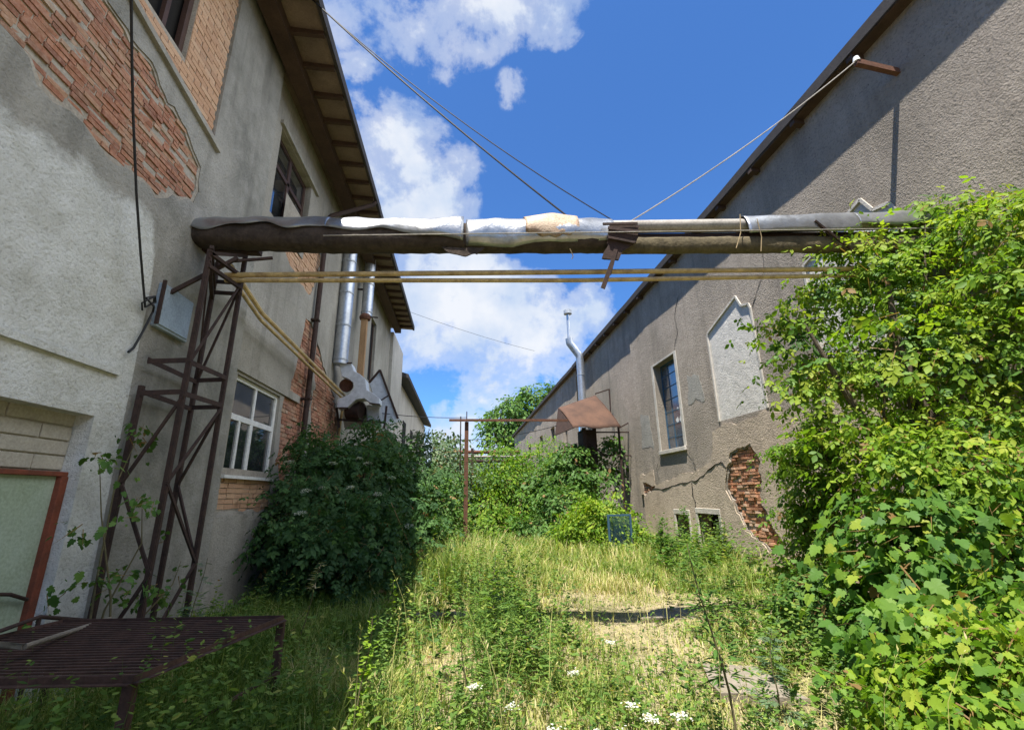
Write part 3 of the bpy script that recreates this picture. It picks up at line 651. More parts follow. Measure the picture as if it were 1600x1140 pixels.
body(np.linspace(306, 965, 60), lambda p: 350, lambda p: 387+8*min(1, (p-306)/200), .16, 'lag', 'lagging', .035, seed=2)
body(np.linspace(955, 1500, 40), lambda p: 372-.006*(p-960), lambda p: 396-.004*(p-960), .085, 'lagmoss', 'lower_pipe', .07, seed=3)
t = MB(); t.tube([B(p, 355-.014*(p-955)) for p in np.linspace(955, 1500, 12)], .085, 12); t.build('upper_pipe', 'greypipe', PB, True)
t = MB(); t.tube([B(p, 371-.008*(p-955))+Vector((0, .12, 0)) for p in np.linspace(955, 1500, 12)], .11, 12); t.build('inner_pipe', 'rustdark', PB, True)
def jacket(px0, px1, low, top, bot, seed, mat='alu', r=.16, dent=.012, lift=0.):
    """bent sheet laid over the pipe body; low(px) is where its ragged front edge hangs"""
    rn = random.Random(seed); nu = max(8, int((px1-px0)/5)); nv = 14; vs = []; ph = [rn.uniform(0, 6) for _ in range(6)]
    for i in range(nu+1):
        px = px0+(px1-px0)*i/nu; a, b, lo = B(px, top(px)), B(px, bot(px)), B(px, low(px)); c = (a+b)/2
        A = (a-b).length/2; hz = math.sqrt(max(.0009, A*A-(.61*r)**2)); dl = math.atan2(.61*r, hz)
        f1 = math.asin(max(-.98, min(.98, (lo.z-c.z)/A)))-dl; f0 = math.radians(165)
        for j in range(nv+1):
            f = j/nv; th = f0+(f1-f0)*f
            dn = dent*(.9*math.sin(px*.028+ph[0]+2*f)+1.1*(1-2*abs(math.sin(px*.042+ph[1]+4*f)))+.7*(1-2*abs(math.sin(px*.017+ph[2]-6*f)))+rn.gauss(0, .10)); k = 1.20+lift+dn/.16*(.4+f*.8)
            vs.append(c+Vector((0, -r*math.cos(th)*k, hz*math.sin(th)*k)))
    fs = [(i*(nv+1)+j, i*(nv+1)+j+1, (i+1)*(nv+1)+j+1, (i+1)*(nv+1)+j) for i in range(nu) for j in range(nv)]
    t = MB(); t.add(vs, fs); o = t.build('jacket_sheet', mat, PB, True)
    s = o.modifiers.new('thick', 'SOLIDIFY'); s.thickness = .003; return o
wv = lambda a, b, f, ph: (lambda p: a+b*math.sin(p*f+ph))
bt = lambda p: 387+8*min(1, (p-306)/200)
jacket(298, 516, lambda p: 354+3.5*math.sin((p-298)*.045)+2*math.sin(p*.1)-5*(p < 303), lambda p: 344, bt, 1, dent=.007)
jacket(515, 724, lambda p: 359+(15*((p-600)/124) if p > 600 else 0)+1.5*math.sin(p*.07), lambda p: 345, bt, 2, dent=.008)
jacket(728, 955, lambda p: 384-11*((p-728)/227)+2*math.sin(p*.05), lambda p: 346, bt, 3, dent=.009)
rt = lambda p: 342-.025*(p-1160)
jacket(1160, 1332, lambda p: 362-.02*(p-1160)+1.5*math.sin(p*.05), rt, lambda p: rt(p)+42, 4, dent=.004, r=.12)
jacket(1331, 1495, lambda p: 352-.02*(p-1331)+1.5*math.sin(p*.06), rt, lambda p: rt(p)+42, 5, dent=.004, r=.12)
# rusted bulge of exposed lagging on top of the jacket
jacket(818, 900, lambda p: 363+6*math.sin((p-818)/82*3.14)+1.5*math.sin(p*.3), lambda p: 344-2.5*math.sin((p-818)/82*3.14), bt, 8, 'aludirt', dent=.007, lift=.04)
t = MB(); t.tube([at(p, 368-.012*(p-500), yb(p)-.24) for p in np.linspace(505, 1480, 40)], .008, 6); t.build('tie_wire', 'greypipe', PB)
t = MB()   # hanging bitumen felt under the lagging
q = jag([(B(690, 394).x, B(690, 394).z), (B(757, 394).x, B(757, 394).z), (B(745, 403).x, B(745, 403).z), (B(722, 407).x, B(722, 407).z), (B(702, 403).x, B(702, 403).z)], .008, .03, 6)
tr = tessellate_polygon([[Vector((a, b, 0)) for a, b in q]]); yy = yb(720)-.12; n = len(q)
t.add([(a, yy, b) for a, b in q]+[(a, yy+.02, b) for a, b in q], [tuple(f) for f in tr]+[tuple(n+i for i in reversed(f)) for f in tr]+[(i, (i+1) % n, n+(i+1) % n, n+i) for i in range(n)]); t.build('hanging_felt', 'lag', PB)
t = MB(); q = jag([(at(a, b, 4.8).x, at(a, b, 4.8).z) for a, b in ((953,350),(1000,352),(994,378),(972,392),(967,406),(942,403),(950,380))], .008, .03, 9); n = len(q); tr = tessellate_polygon([[Vector((a, b, 0)) for a, b in q]]); t.add([(a, 4.80, b) for a, b in q]+[(a, 4.83, b) for a, b in q], [tuple(f) for f in tr]+[tuple(n+k_ for k_ in reversed(f)) for f in tr]+[(k_, (k_+1) % n, n+(k_+1) % n, n+k_) for k_ in range(n)]); t.bar(at(942, 350, yb(960)-.22), at(996, 349, yb(960)-.22), .018, .03); t.bar(at(950, 356, yb(960)-.22), at(1000, 362, yb(960)-.22), .015, .04); t.bar(at(950, 372, yb(960)-.21), at(990, 380, yb(960)-.21), .06, .03)
t.bar(B(956, 395)+Vector((0, -.2, 0)), B(944, 440)+Vector((0, -.2, 0)), .05, .012, (0, 1, 0)); t.bar(B(948, 424)+Vector((0, -.21, 0)), B(934, 462)+Vector((0, -.21, 0)), .055, .012, (0, 1, 0)); t.build('hanging_strap', 'rustdark', PB, label='rusty torn strap hanging below the pipe joint')
for (p0, p1) in (((1146, 345), (1142, 395)), ((1172, 352), (1180, 400)), ((1260, 355), (1320, 398)), ((1265, 362), (1285, 375)), ((886, 398), (890, 412))):
    t = MB(); a, b = B(*p0)+Vector((0, -.15, 0)), B(*p1)+Vector((0, -.12, 0)); t.tube([a, (a+b)/2+Vector((.03, 0, -.03)), b], .02 if p0[0] == 1260 else .006, 5); t.build('dangling_wire', 'drystem' if p0[0] < 1260 else 'rustdark', PB)
# gas pipes
def gy(px): return 5.35-.5*(px-300)/1190
for nm, rows, r, lab in (('gas_pipe', (430, 425, 420), .033, 'upper of two thin yellow gas pipes crossing the street under the pipe bridge'), ('gas_pipe', (438, 438, 430), .028, 'lower of two thin yellow gas pipes crossing the street under the pipe bridge')):
    t = MB(); P = [at(px, np.interp(px, [340, 900, 1340], rows), gy(px)) for px in np.linspace(352, 1345, 24)]; t.tube(P, r, 10)
    o = t.build(nm, 'gas', None, True); tagobj(o, lab, 'gas pipe', 'yellow gas pipes')
a0 = onx(388, 424, -2.95); a1 = Vector((XB+.22, 12.0, 4.27))
for dz, r, lab in ((0, .034, 'upper yellow gas pipe running along the left wall behind the downpipe'), (-.12, .028, 'lower yellow gas pipe running along the left wall behind the downpipe')):
    t = MB(); t.tube([Vector((-2.95, 5.45, 4.42+dz)), Vector((XB+.26, 6.9, 4.38+dz)), Vector((XB+.24, 12.3, 4.20+dz)), Vector((XB+.16, 12.45, 4.1+dz)), Vector((XB+.1, 12.5, 3.0))], r, 8); tagobj(t.build('gas_pipe', 'gas', None, True), lab, 'gas pipe', 'yellow gas pipes')

# ------------------------------------------------------------------ lattice tower
LT = thing('lattice_tower', (-3.0, 5.1, 0), 'rusty lattice steel tower against the left wall carrying the pipe bridge', 'lattice tower')
legs = {'A': ((-3.2, 4.74), 2.7), 'B': ((-2.8, 4.74), 4.25), 'C': ((-3.2, 5.62), 4.58), 'D': ((-2.8, 5.47), 4.60)}
for k, ((x, y), zt_) in legs.items():
    t = MB(); t.angle((x, y, -.1), (x, y, zt_), .037, .009); t.build('leg', 'rustdark', LT)
def P3(k, z): (x, y), _ = legs[k]; return Vector((x, y, z))
for z in (2.62, 2.95):
    for a_, b_ in (('A', 'B'), ('B', 'D'), ('D', 'C'), ('C', 'A')):
        t = MB(); t.bar(P3(a_, z), P3(b_, z+.02), .012, .05); t.build('strut', 'rustdark', LT)
for a_, b_ in (('B', 'D'), ('D', 'C'), ('C', 'B')):
    for z in (4.05, 4.2):
        t = MB(); t.bar(P3(a_, z), P3(b_, z+.08), .04, .04); t.build('strut', 'rustdark', LT)
zz = [.15, .95, 1.75, 2.6]
for i in range(3):
    for a_, b_ in (('A', 'B'), ('B', 'D'), ('C', 'D')):
        f = (i % 2 == 0); t = MB(); t.bar(P3(a_, zz[i] if f else zz[i+1]), P3(b_, zz[i+1] if f else zz[i]), .02, .028); t.build('brace', 'rustdark', LT)
for a_, b_, z0, z1 in (('B', 'D', 2.95, 4.2), ('D', 'C', 4.2, 2.95), ('C', 'B', 3.0, 4.15)):
    t = MB(); t.bar(P3(a_, z0), P3(b_, z1), .018, .025); t.build('brace', 'rustdark', LT)
t = MB(); t.box((-3.3, 5.40, 4.60), (-2.62, 5.50, 4.66)); t.bar((-3.28, 4.9, 3.75), (-2.7, 5.1, 4.35), .04); t.bar((-2.78, 5.1, 4.3), (-2.35, 5.2, 4.42), .03); t.bar((-2.8, 4.74, 4.2), (-2.8, 5.47, 4.58), .04); t.build('bearer', 'rustdark', LT)

# ------------------------------------------------------------------ ducts and extractor on the left wall
for i, (Y, pxa, top, zb, lab) in enumerate(((11.75, 547, 9.05, at(540, 567, 11.75).z-.04, 'thicker silver ventilation duct running down the left wall into the extractor fan'), (13.6, 580, 9.05, 7.05, 'shorter silver ventilation duct ending above the orange post'))):
    c = at(pxa, 400, Y); r = (.19, .17)[i]
    du = thing('ventilation_duct', (c.x, c.y, zb), lab, 'duct', 'silver ducts')
    t = MB(); t.tube([(c.x, c.y, top), (c.x, c.y, zb)], r, 16); t.build('pipe', 'galv', du, True)
    z = zb+.1
    while z < top-.2:
        t = MB(); t.tube([(c.x, c.y, z), (c.x, c.y, z+.04)], r+.014, 16); t.build('collar', 'galvdull', du); z += .95
    t = MB(); t.box((XB, c.y-.02, zb+.9), (c.x, c.y+.02, zb+.95)); t.build('bracket', 'rustdark', du)
pc = at(570, 505, 13.3)
op = thing('wall_post', (pc.x, pc.y, 4.6), 'upright orange weathered post with a rusty cap, under the shorter duct', 'post')
t = MB(); t.box((pc.x-.1, pc.y-.08, 4.5), (pc.x+.08, pc.y+.08, 6.85)); t.build('shaft', 'wood', op, bevel=.01)
t = MB(); t.tube([(pc.x, pc.y, 6.82), (pc.x, pc.y, 6.9), (pc.x, pc.y, 7.0)], [.16, .18, .12], 12); t.build('cap', 'rust', op); t = MB(); t.bar((pc.x, pc.y, 6.92), (pc.x+.4, pc.y-.1, 6.86), .03); t.build('spigot', 'rustdark', op)
EF = thing('extractor_fan', at(565, 640, 12.4), 'silver extractor fan housing with rusty motor, fixed on the left wall above the elder bush', 'extractor fan')
h0, h1, h2, h3 = at(566,598,12.3), at(590,598,12.3), at(606,628,12.3), at(526,628,12.3)
def prism(t, poly, depth):
    n = len(poly); vs = [p for p in poly]+[p+depth for p in poly]; t.add(vs, [tuple(range(n)), tuple(range(2*n-1, n-1, -1))]+[((i+1) % n, i, n+i, n+(i+1) % n) for i in range(n)])
t = MB(); prism(t, [at(a, b, 11.75) for a, b in [(530,567),(549,567),(553,579),(562,584),(571,592),(573,609),(583,614),(593,622),(593,631),(578,629),(569,622),(556,624),(543,636),(526,637),(527,624),(545,616),(553,606),(552,598),(545,592),(534,588)][::-1]], Vector((0, .42, 0))); t.build('housing', 'zinc', EF, bevel=.012)
t = MB(); [t.bar(at(a, b, 11.72), at(c_, d_, 11.72), .035, .03) for a, b, c_, d_ in ((529,567,550,567), (525,637,544,637), (577,630,594,632))]; t.build('flange', 'rustdark', EF)
t = MB(); c = at(542, 603, 12.1); t.tube([c, c+Vector((0, -.12, 0))], .17, 20); t.build('blank_cover', 'rust', EF, True)
t = MB(); c = at(556, 642, 12.1); t.tube([c+Vector((-.2, .1, .02)), c+Vector((.16, .0, 0))], .24, 18); t.build('motor', 'rustdark', EF, True)
t = MB(); prism(t, [at(a, b, 12.2) for a, b in ((572,632),(594,633),(594,662),(574,664))][::-1], Vector((0, .3, 0))); t.build('casing', 'galvdull', EF, bevel=.02)
t = MB(); prism(t, [at(a, b, 12.5) for a, b in ((533,640),(575,636),(576,668),(538,668))], Vector((0, .3, 0))); t.build('side_plate', 'lfar', EF)
t = MB(); 
for a, b in (((526,638),(530,668)), ((604,634),(600,670)), ((528,655),(600,660))): t.bar(at(*a, 12.15), at(*b, 12.15), .05)
t.build('support_frame', 'rustdark', EF)
CH = thing('chute', at(600, 630, 13.4), 'slanted silver sheet metal chute with dark edge bars beside the extractor fan', 'chute')
cq = [at(a, b, 13.4) for a, b in ((577,598),(594,578),(623,657),(598,664))]
t = MB(); prism(t, cq, Vector((-.05, .28, 0))); t.build('body', 'zinc', CH, bevel=.01)
t = MB(); 
for i in (0, 1): t.bar(cq[i]+Vector((0, -.02, 0)), cq[i+1]+Vector((0, -.02, 0)), .05, .06)
m_ = (cq[0]+cq[3])/2; n_ = (cq[1]+cq[2])/2; t.bar(m_+Vector((0, -.015, 0)), n_+Vector((0, -.015, 0)), .04, .03); t.build('edge_bar', 'rustdark', CH)
t = MB(); t.bar(at(597, 664, 13.35), at(626, 656, 13.35), .11, .1); t.build('outlet_rim', 'white', CH)

# ------------------------------------------------------------------ poles, racks, canopy
pb = onz(727, 842, .35); px0, py0 = pb.x, pb.y
UP = thing('utility_pole', (px0, py0, 0), 'rusty steel pole with a long horizontal crossbar in the middle of the overgrown street', 'utility pole')
pzt = at(728, 659, py0).z; t = MB(); t.box((px0-.06, py0-.05, -.2), (px0+.06, py0-.042, pzt)); t.box((px0-.008, py0-.042, -.2), (px0+.008, py0+.042, pzt)); t.box((px0-.06, py0+.042, -.2), (px0+.06, py0+.05, pzt)); t.box((px0-.058, py0-.041, -.2), (px0-.05, py0+.041, pzt)); t.build('post', 'rust', UP)
cbz = at(730, 657, py0).z
t = MB(); t.bar((at(702, 657, py0).x, py0-.1, cbz), (at(886, 660, py0).x, py0-.1, cbz+.0), .07, .07); t.build('crossbar', 'rust', UP)
t = MB(); x = at(720, 650, py0).x; t.tube([(x, py0+.1, cbz+.15), (x, py0+.1, cbz-1.6)], .018, 6); t.tube([(px0, py0, pzt-.1), (px0, py0, pzt+.33)], .015, 6); t.build('rod', 'rustdark', UP)
PR = thing('pipe_rack', (0, 26, 0), 'distant rusty pipe rack spanning the street behind the pole', 'pipe rack')
for i, (row, r) in enumerate(((706, .1), (713, .08), (720, .09))):
    t = MB(); a = at(690, row, 26); b = at(812, row, 26); t.tube([a, b], r, 8); t.build('pipe', ('rust', 'greypipe', 'rustdark')[i], PR, True)
for px in (738, 798):
    t = MB(); a = at(px, 700, 26); t.box((a.x-.08, 25.9, 0), (a.x+.08, 26.1, a.z)); t.build('post', 'rustdark', PR)
CN = thing('canopy', (5, 17, 0), 'rusty sheet metal canopy on dark steel posts against the right wall', 'canopy')
A_, B_, C_, D_ = at(872,637,18.0), at(930,617,18.6), at(971,667,17.0), at(896,668,16.6)
vs = []; nu, nv = 16, 10
for i in range(nu+1):
    for j in range(nv+1):
        u, v = i/nu, j/nv; p = A_.lerp(B_, u).lerp(D_.lerp(C_, u), v); vs.append(p+Vector((0, 0, .07*math.sin(math.pi*v)*1.2+.03*math.sin(u*9)*v+random.uniform(-.012, .012))))
t = MB(); t.add(vs, [(i*(nv+1)+j, i*(nv+1)+j+1, (i+1)*(nv+1)+j+1, (i+1)*(nv+1)+j) for i in range(nu) for j in range(nv)]); o = t.build('roof', 'rustsheet', CN, True); o.modifiers.new('thick', 'SOLIDIFY').thickness = .015
t = MB(); E_ = at(867, 680, 17.6); t.add([A_, D_, E_, A_+Vector((.06, .02, 0)), D_+Vector((.06, .02, 0)), E_+Vector((.06, .02, 0))], [(0, 1, 2), (5, 4, 3), (0, 2, 5, 3), (2, 1, 4, 5), (1, 0, 3, 4)]); t.build('gable_flap', 'rustdark', CN)
for px, py, Y in ((912, 668, 17.2), (928, 668, 18.4), (966, 665, 17.3), (985, 657, 17.6)):
    a = at(px, py, Y); t = MB(); t.bar((a.x, a.y, -.1), (a.x, a.y, a.z), .14 if px < 930 else .07); t.build('post', 'rustdark', CN)
t = MB(); t.box((at(913, 700, 17.3).x, 17.5, 0), (at(934, 700, 17.3).x, 18.2, 4.0)); t.build('hopper', 'rustdark', CN)
for a, b in (((905,675),(985,675)), ((935,711),(978,711)), ((920,690),(945,712)), ((968,668),(986,658)), ((986,657),(990,742)), ((978,711),(992,712))):
    t = MB(); t.bar(at(*a, 17.25), at(*b, 17.25), .05); t.build('beam', 'rustdark', CN)
t = MB(); t.bar(at(930, 615, 18.7), at(952, 608, 18.7), .05); t.bar(at(952, 608, 18.7), at(955, 660, 18.7), .05); t.build('stay', 'rustdark', CN)
# blue mesh gate panel
BM = thing('mesh_panel', (4.5, 12.6, 0), 'blue wire mesh fence panel half hidden in the bright bush by the right wall', 'fence panel')
x0, x1 = at(953, 850, 12.6).x, at(988, 850, 12.6).x; z1 = at(970, 803, 12.6).z
t = MB(); [t.box((x-.025, 12.575, -.1), (x+.025, 12.625, z1)) for x in (x0, x1)]; t.box((x0+.025, 12.58, z1-.05), (x1-.025, 12.62, z1)); t.build('frame', 'bluemesh', BM)
t = MB(); d = .045; zz = 0
for k in range(-40, 40):
    for s_ in (1, -1):
        xa = x0+k*d; pts = [(xa+s_*q, 12.6, q) for q in (0, z1)]
        # clip to the frame
        lo = max(0, ((x0-xa) if s_ > 0 else (xa-x1))); hi = min(z1, ((x1-xa) if s_ > 0 else (xa-x0)))
        if hi > lo: t.bar((xa+s_*lo, 12.6+.004*s_, lo), (xa+s_*hi, 12.6+.004*s_, hi), .02, .006)
t.build('netting', 'bluemesh', BM)
# wires
def wire(name, pts, r, lab, mat='wire'):
    t = MB(); t.tube(pts, r, 6); return tagobj(t.build(name, mat, None, True), lab, 'wire')
e1 = B(897, 346); e2 = B(962, 347); s0 = at(488, 0, 5.5)
s0 = Vector((EX+.03, 5.45, 9.05)); dd = (at(480, -8, 5.45))
wire('overhead_wire', sag(dd, e1, .10), .013, 'thick black overhead wire from the left eave to the middle of the pipe bridge')
wire('overhead_wire', sag(dd+Vector((0, .02, .01)), e2, .22), .008, 'thinner black overhead wire sagging beside the thick one to the strapped pipe joint')
wire('stay_wire', sag((5.85, 4.66, 7.82), B(985, 346), .10), .009, 'thin pale stay wire from the right wall bracket down to the pipe bridge', 'greypipe')
wire('distant_wire', sag(at(640, 487, 20), at(835, 548, 23), .1), .008, 'faint distant wire crossing the sky from the left eave toward the right roof')
wire('distant_wire', sag(at(560, 640, 13.2), at(730, 652, py0), .08), .01, 'thin wire from the extractor fan to the steel pole')
wire('distant_wire', sag(at(680, 686, 22), at(880, 662, 17.5), .25), .014, 'wire sagging from the far left block to the rusty canopy')

# ------------------------------------------------------------------ bench and rail, bottom left
BT = thing('steel_table', (-1.9, 3.4, 0), 'rusty steel slatted table standing in the shaded grass by the factory door', 'table')
zT = .7; fr, fb, bb = Vector((-1.66, 2.84, zT)), Vector((-1.34, 3.98, zT)), Vector((-3.0, 4.15, zT)); fl_ = bb+(fr-fb)
t = MB()
for a, b in ((fr, fb), (fb, bb), (bb, fl_), (fl_, fr)): t.angle(a, b, .032, .006)
t.build('frame', 'tablepaint', BT)
t = MB(); n = 24
for i in range(n):
    f = (i+.5)/n; a, b = fr.lerp(fb, f), fl_.lerp(bb, f); t.bar(a+Vector((0, 0, .012)), b+Vector((0, 0, .012)), .016, .01)
t.build('slat', 'tablepaint', BT)
for c in (fr, fb, bb, fl_):
    t = MB(); t.angle((c.x, c.y, -.05), (c.x, c.y, zT-.005), .045, .007); t.build('leg', 'tablepaint', BT)
t = MB(); t.bar(fr+Vector((0, 0, -.35)), fb+Vector((0, 0, -.35)), .018); t.build('stretcher', 'tablepaint', BT)
RL = thing('handrail', (-2.9, 3.9, 0), 'low dark red steel handrail between the table and the factory door', 'handrail')
ra, rb_, rc, rd = onx(62, 963, -3.08), onx(168, 971, -3.08), onx(55, 984, -3.08), onx(162, 993, -3.08)
for a, b in ((ra, rb_), (rc, rd), (ra, onz(-30, 996, ra.z))):
    t = MB(); t.tube([a, b], .014, 8); t.build('rail', 'rustdark', RL)
for a in (ra, rb_):
    t = MB(); t.tube([(a.x, a.y, 0), (a.x, a.y, a.z+.01)], .014, 8); t.build('post', 'rustdark', RL)
a, b = onx(172, 966, -2.9), onz(38, 1010, .80); c = onz(-30, 1004, .80)
t = MB(); t.tube([a, b, c], .016, 8); tagobj(t.build('loose_pipe', 'concrete', None, True), 'pale grey bent pipe leaning across the rusty slatted table', 'pipe')

# ------------------------------------------------------------------ foliage
def tpl_leaf(w=.42, fold=.06, droop=.08):
    V = np.array([(0,0,0),(.22,w*.36,.0),(.55,w*.5,-.3*droop),(1,0,-droop),(.55,-w*.5,-.3*droop),(.22,-w*.36,0),(.25,0,-fold),(.6,0,-fold-.35*droop)])
    T = np.array([(0,5,6),(5,4,7),(5,7,6),(4,3,7),(3,2,7),(2,1,6),(2,6,7),(1,0,6)]); return V, T
def tpl_join(parts):
    Vs, Ts, b = [], [], 0
    for V, T in parts: Vs.append(V); Ts.append(T+b); b += len(V)
    return np.concatenate(Vs), np.concatenate(Ts)
def tf(VT, s, ang, off, tilt=0):
    V, T = VT; V = V*s; c, sn = math.cos(ang), math.sin(ang); ct, st = math.cos(tilt), math.sin(tilt)
    V = np.stack([V[:,0]*ct+V[:,2]*st, V[:,1], -V[:,0]*st+V[:,2]*ct], 1)
    return np.stack([V[:,0]*c-V[:,1]*sn, V[:,0]*sn+V[:,1]*c, V[:,2]], 1)+np.array(off), T
def tpl_compound(n=2, w=.45, ls=.5, drp=.25):
    L = [tf(tpl_leaf(w), ls*1.1, 0, (.55, 0, -.06), .3*drp+.1)]
    for i in range(n):
        x = .18+.37*i/max(1, n-1) if n > 1 else .35
        for s in (1, -1): L.append(tf(tpl_leaf(w), ls*(.85+.15*i), s*(1.15-.15*i), (x, 0, -.05*x), drp))
    st = (np.array([(0, .008, 0), (0, -.008, 0), (.6, 0, -.05)]), np.array([(0, 1, 2)]))
    return tpl_join(L+[st])
def tpl_lobed():
    h = [(-.14,.14),(-.06,.36),(.12,.52),(.21,.38),(.38,.44),(.52,.54),(.54,.30),(.74,.26)]; r = [(0,0)]+h+[(1.0,0)]+[(x, -y) for x, y in h[::-1]]
    V = np.array([(x, y, -.22*x*x+.10*abs(y)-.25*y*y) for x, y in r]+[(.3, 0, -.06)]); n = len(r)
    return V, np.array([((i+1) % n, n, i) for i in range(n)])
TPL = {'elder': tpl_compound(2, .5, .5, .35), 'box': tpl_compound(1, .55, .55, .35), 'leaf': tpl_leaf(.55), 'narrow': tpl_leaf(.2, .03, .25), 'lobed': tpl_lobed(), 'pinnate': tpl_compound(4, .3, .32, .2),
       'fan': tpl_join([tf(tpl_leaf(.45), .9, a, (0, 0, 0), .25) for a in (-1.1, -.5, 0, .5, 1.1)])}
def unit(a): return a/np.maximum(np.linalg.norm(a, axis=1, keepdims=True), 1e-9)
def place(tpl, P, axis, nrm, size):
    V, T = TPL[tpl]; m = len(P); axis = unit(axis); nrm = unit(nrm - axis*np.sum(nrm*axis, 1, keepdims=True)); side = np.cross(nrm, axis)
    out = P[:,None,:] + (V[None,:,0,None]*axis[:,None,:] + V[None,:,1,None]*side[:,None,:] + V[None,:,2,None]*nrm[:,None,:])*size[:,None,None]
    Tt = (T[None]+(np.arange(m)*len(V))[:,None,None]).reshape(-1, 3)
    return out.reshape(-1, 3), Tt, len(V)
def lobes_cloud(lobes, nclump, rng, squash=.85, fill=.12):
    """clump centres on the skin of a union of balls, plus a few inside"""
    C_ = np.array([l[:3] for l in lobes]); R_ = np.array([l[3] for l in lobes]); w = R_**2; pts = []; nr = []
    while len(pts) < nclump:
        i = rng.choice(len(C_), p=w/w.sum()); d = rng.normal(size=3); d /= np.linalg.norm(d)
        k = 1-abs(rng.normal(0, .10)) if rng.random() > fill else rng.uniform(.3, .9)
        p = C_[i]+d*R_[i]*k*np.array([1, 1, squash])*(1+.12*math.sin(5*d[0]+3*d[2]+i)+.10*math.sin(9*d[1]-4*d[2]))
        q = np.linalg.norm((p-C_)/np.array([1, 1, squash]), axis=1)/R_; q[i] = 1
        if q.min() < .72: continue
        pts.append(p); nr.append(d)
    return np.array(pts), np.array(nr)
def crown(name, parent, lobes, tpl, mat, nclump, per, size, clump_r, seed, up=.5, zmin=.03, tint_shift=0., fill=.3, wall=None, droop=.35, flat=.14, spikes=0):
    """leaves set in flattened sprays: each spray is a tilted layer of leaves, with gaps between the layers"""
    rng = np.random.default_rng(seed)
    if spikes:      # smaller sprays standing out of the big masses
        q, d = lobes_cloud(lobes, spikes, rng, fill=0); r_ = rng.uniform(.10, .26, spikes)*np.mean([l[3] for l in lobes])*1.3; lobes = list(lobes)+[(*(q[i]+(d[i]+np.array([0, 0, .35]))*r_[i]*rng.uniform(.7, 1.7)), r_[i]) for i in range(spikes)]
    cp, cn = lobes_cloud(lobes, nclump, rng, fill=fill); n = len(cp)
    ct = rng.normal(0, .17, n); cs = rng.uniform(.5, 1.45, n); lsz = rng.uniform(.7, 1.25, n)
    pn = unit(np.array([0, 0, 1.])*(.45+up)+cn*(1-up)*1.2+rng.normal(0, .28, (n, 3)))           # layer normal
    oa = unit(cn+rng.normal(0, .35, (n, 3))); oa = unit(oa-pn*np.sum(oa*pn, 1, keepdims=True)); ob = np.cross(pn, oa)
    k = np.maximum(3, (per*cs*rng.uniform(.6, 1.3, n)).astype(int)); ix = np.repeat(np.arange(n), k); m = len(ix)
    u, v, w = rng.normal(0, 1.05, m), rng.normal(0, .75, m), rng.normal(0, flat, m); R = (clump_r*cs)[ix]
    P = cp[ix]+(oa[ix]*u[:,None]+ob[ix]*v[:,None]+pn[ix]*w[:,None])*R[:,None]; P[:,2] -= droop*.28*R*(u*u+v*v)
    ax = oa[ix]*.8+ob[ix]*v[:,None]*.55+rng.normal(size=(m, 3))*.3; ax[:,2] -= droop
    nr = pn[ix]+rng.normal(size=(m, 3))*.26
    sz = size*lsz[ix]*rng.uniform(.5, 1.25, m); tn = np.clip(.40+tint_shift+ct[ix]+rng.normal(0, .15, m), .01, .93); tn[rng.random(m) < .012] = 1.
    ok = P[:,2] > zmin
    if wall is not None: ok &= (P[:,0] < wall[1]) & (P[:,0] > wall[0])
    P, ax, nr, sz, tn = P[ok], ax[ok], nr[ok], sz[ok], tn[ok]
    V, T, kk = place(tpl, P, ax, nr, sz); tv = np.repeat(tn, kk)
    a0, a1 = cp-oa*(clump_r*cs*1.1)[:,None]-np.array([0, 0, .12])*(clump_r*cs)[:,None], cp+oa*(clump_r*cs*1.5)[:,None]-np.array([0, 0, 1.])*(droop*.3*clump_r*cs)[:,None]; wv_ = ob*(.004+.012*clump_r)
    tw = np.stack([a0-wv_, a0+wv_, a1], 1).reshape(-1, 3); T2 = np.arange(len(tw)).reshape(-1, 3)+len(V)
    trimesh(name, np.concatenate([V, tw]), np.concatenate([T, T2]), mat, parent, np.concatenate([tv, np.ones(len(tw))])); return cp
def limbs(parent, base, tips, r0, name='branch', mat='bark', seed=1, sp=.35):
    rn = random.Random(seed); t = MB(); base = Vector(base)
    for tip in tips:
        tip = Vector(tip); b = base+Vector((rn.uniform(-sp, sp), rn.uniform(-sp, sp), 0)); m1 = b.lerp(tip, .35)+Vector((rn.uniform(-.12, .12), rn.uniform(-.12, .12), .15)); m2 = b.lerp(tip, .7)+Vector((rn.uniform(-.12, .12), rn.uniform(-.12, .12), .12))
        t.tube([b, m1, m2, tip], [r0, r0*.75, r0*.5, r0*.15], 6)
    return t.build(name, mat, parent, True)
def L(px, py, r, Y, k=1.0): p = at(px, py, Y); return (p.x, p.y, p.z, r*p.y/F*k*1.02)
def shrub(name, label, cat, lobes, tpl, mat, nclump, per, size, cr, seed, base=None, stems=7, r0=.03, group=None, branch='branch', **kw):
    c = np.array([l[:3] for l in lobes]); b = base or (c[:,0].mean(), c[:,1].mean(), 0)
    t = thing(name, b, label, cat, group)
    cp = crown('crown', t, lobes, tpl, mat, nclump, per, size, cr, seed, **kw)
    rn = np.random.default_rng(seed); tips = cp[rn.choice(len(cp), min(stems, len(cp)), False)]
    limbs(t, (b[0], b[1], -.05), tips, r0, branch, 'bark', seed); return t
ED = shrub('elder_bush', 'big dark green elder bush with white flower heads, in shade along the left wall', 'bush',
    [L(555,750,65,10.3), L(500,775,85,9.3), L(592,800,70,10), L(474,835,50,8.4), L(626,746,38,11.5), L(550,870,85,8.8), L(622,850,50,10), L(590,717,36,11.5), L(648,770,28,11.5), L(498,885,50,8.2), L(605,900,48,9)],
    'elder', 'leafdark', 560, 30, .185, .30, 101, base=(-2.4, 9.6, 0), stems=18, r0=.035, wall=(-3.35, 3), droop=.5, spikes=70)
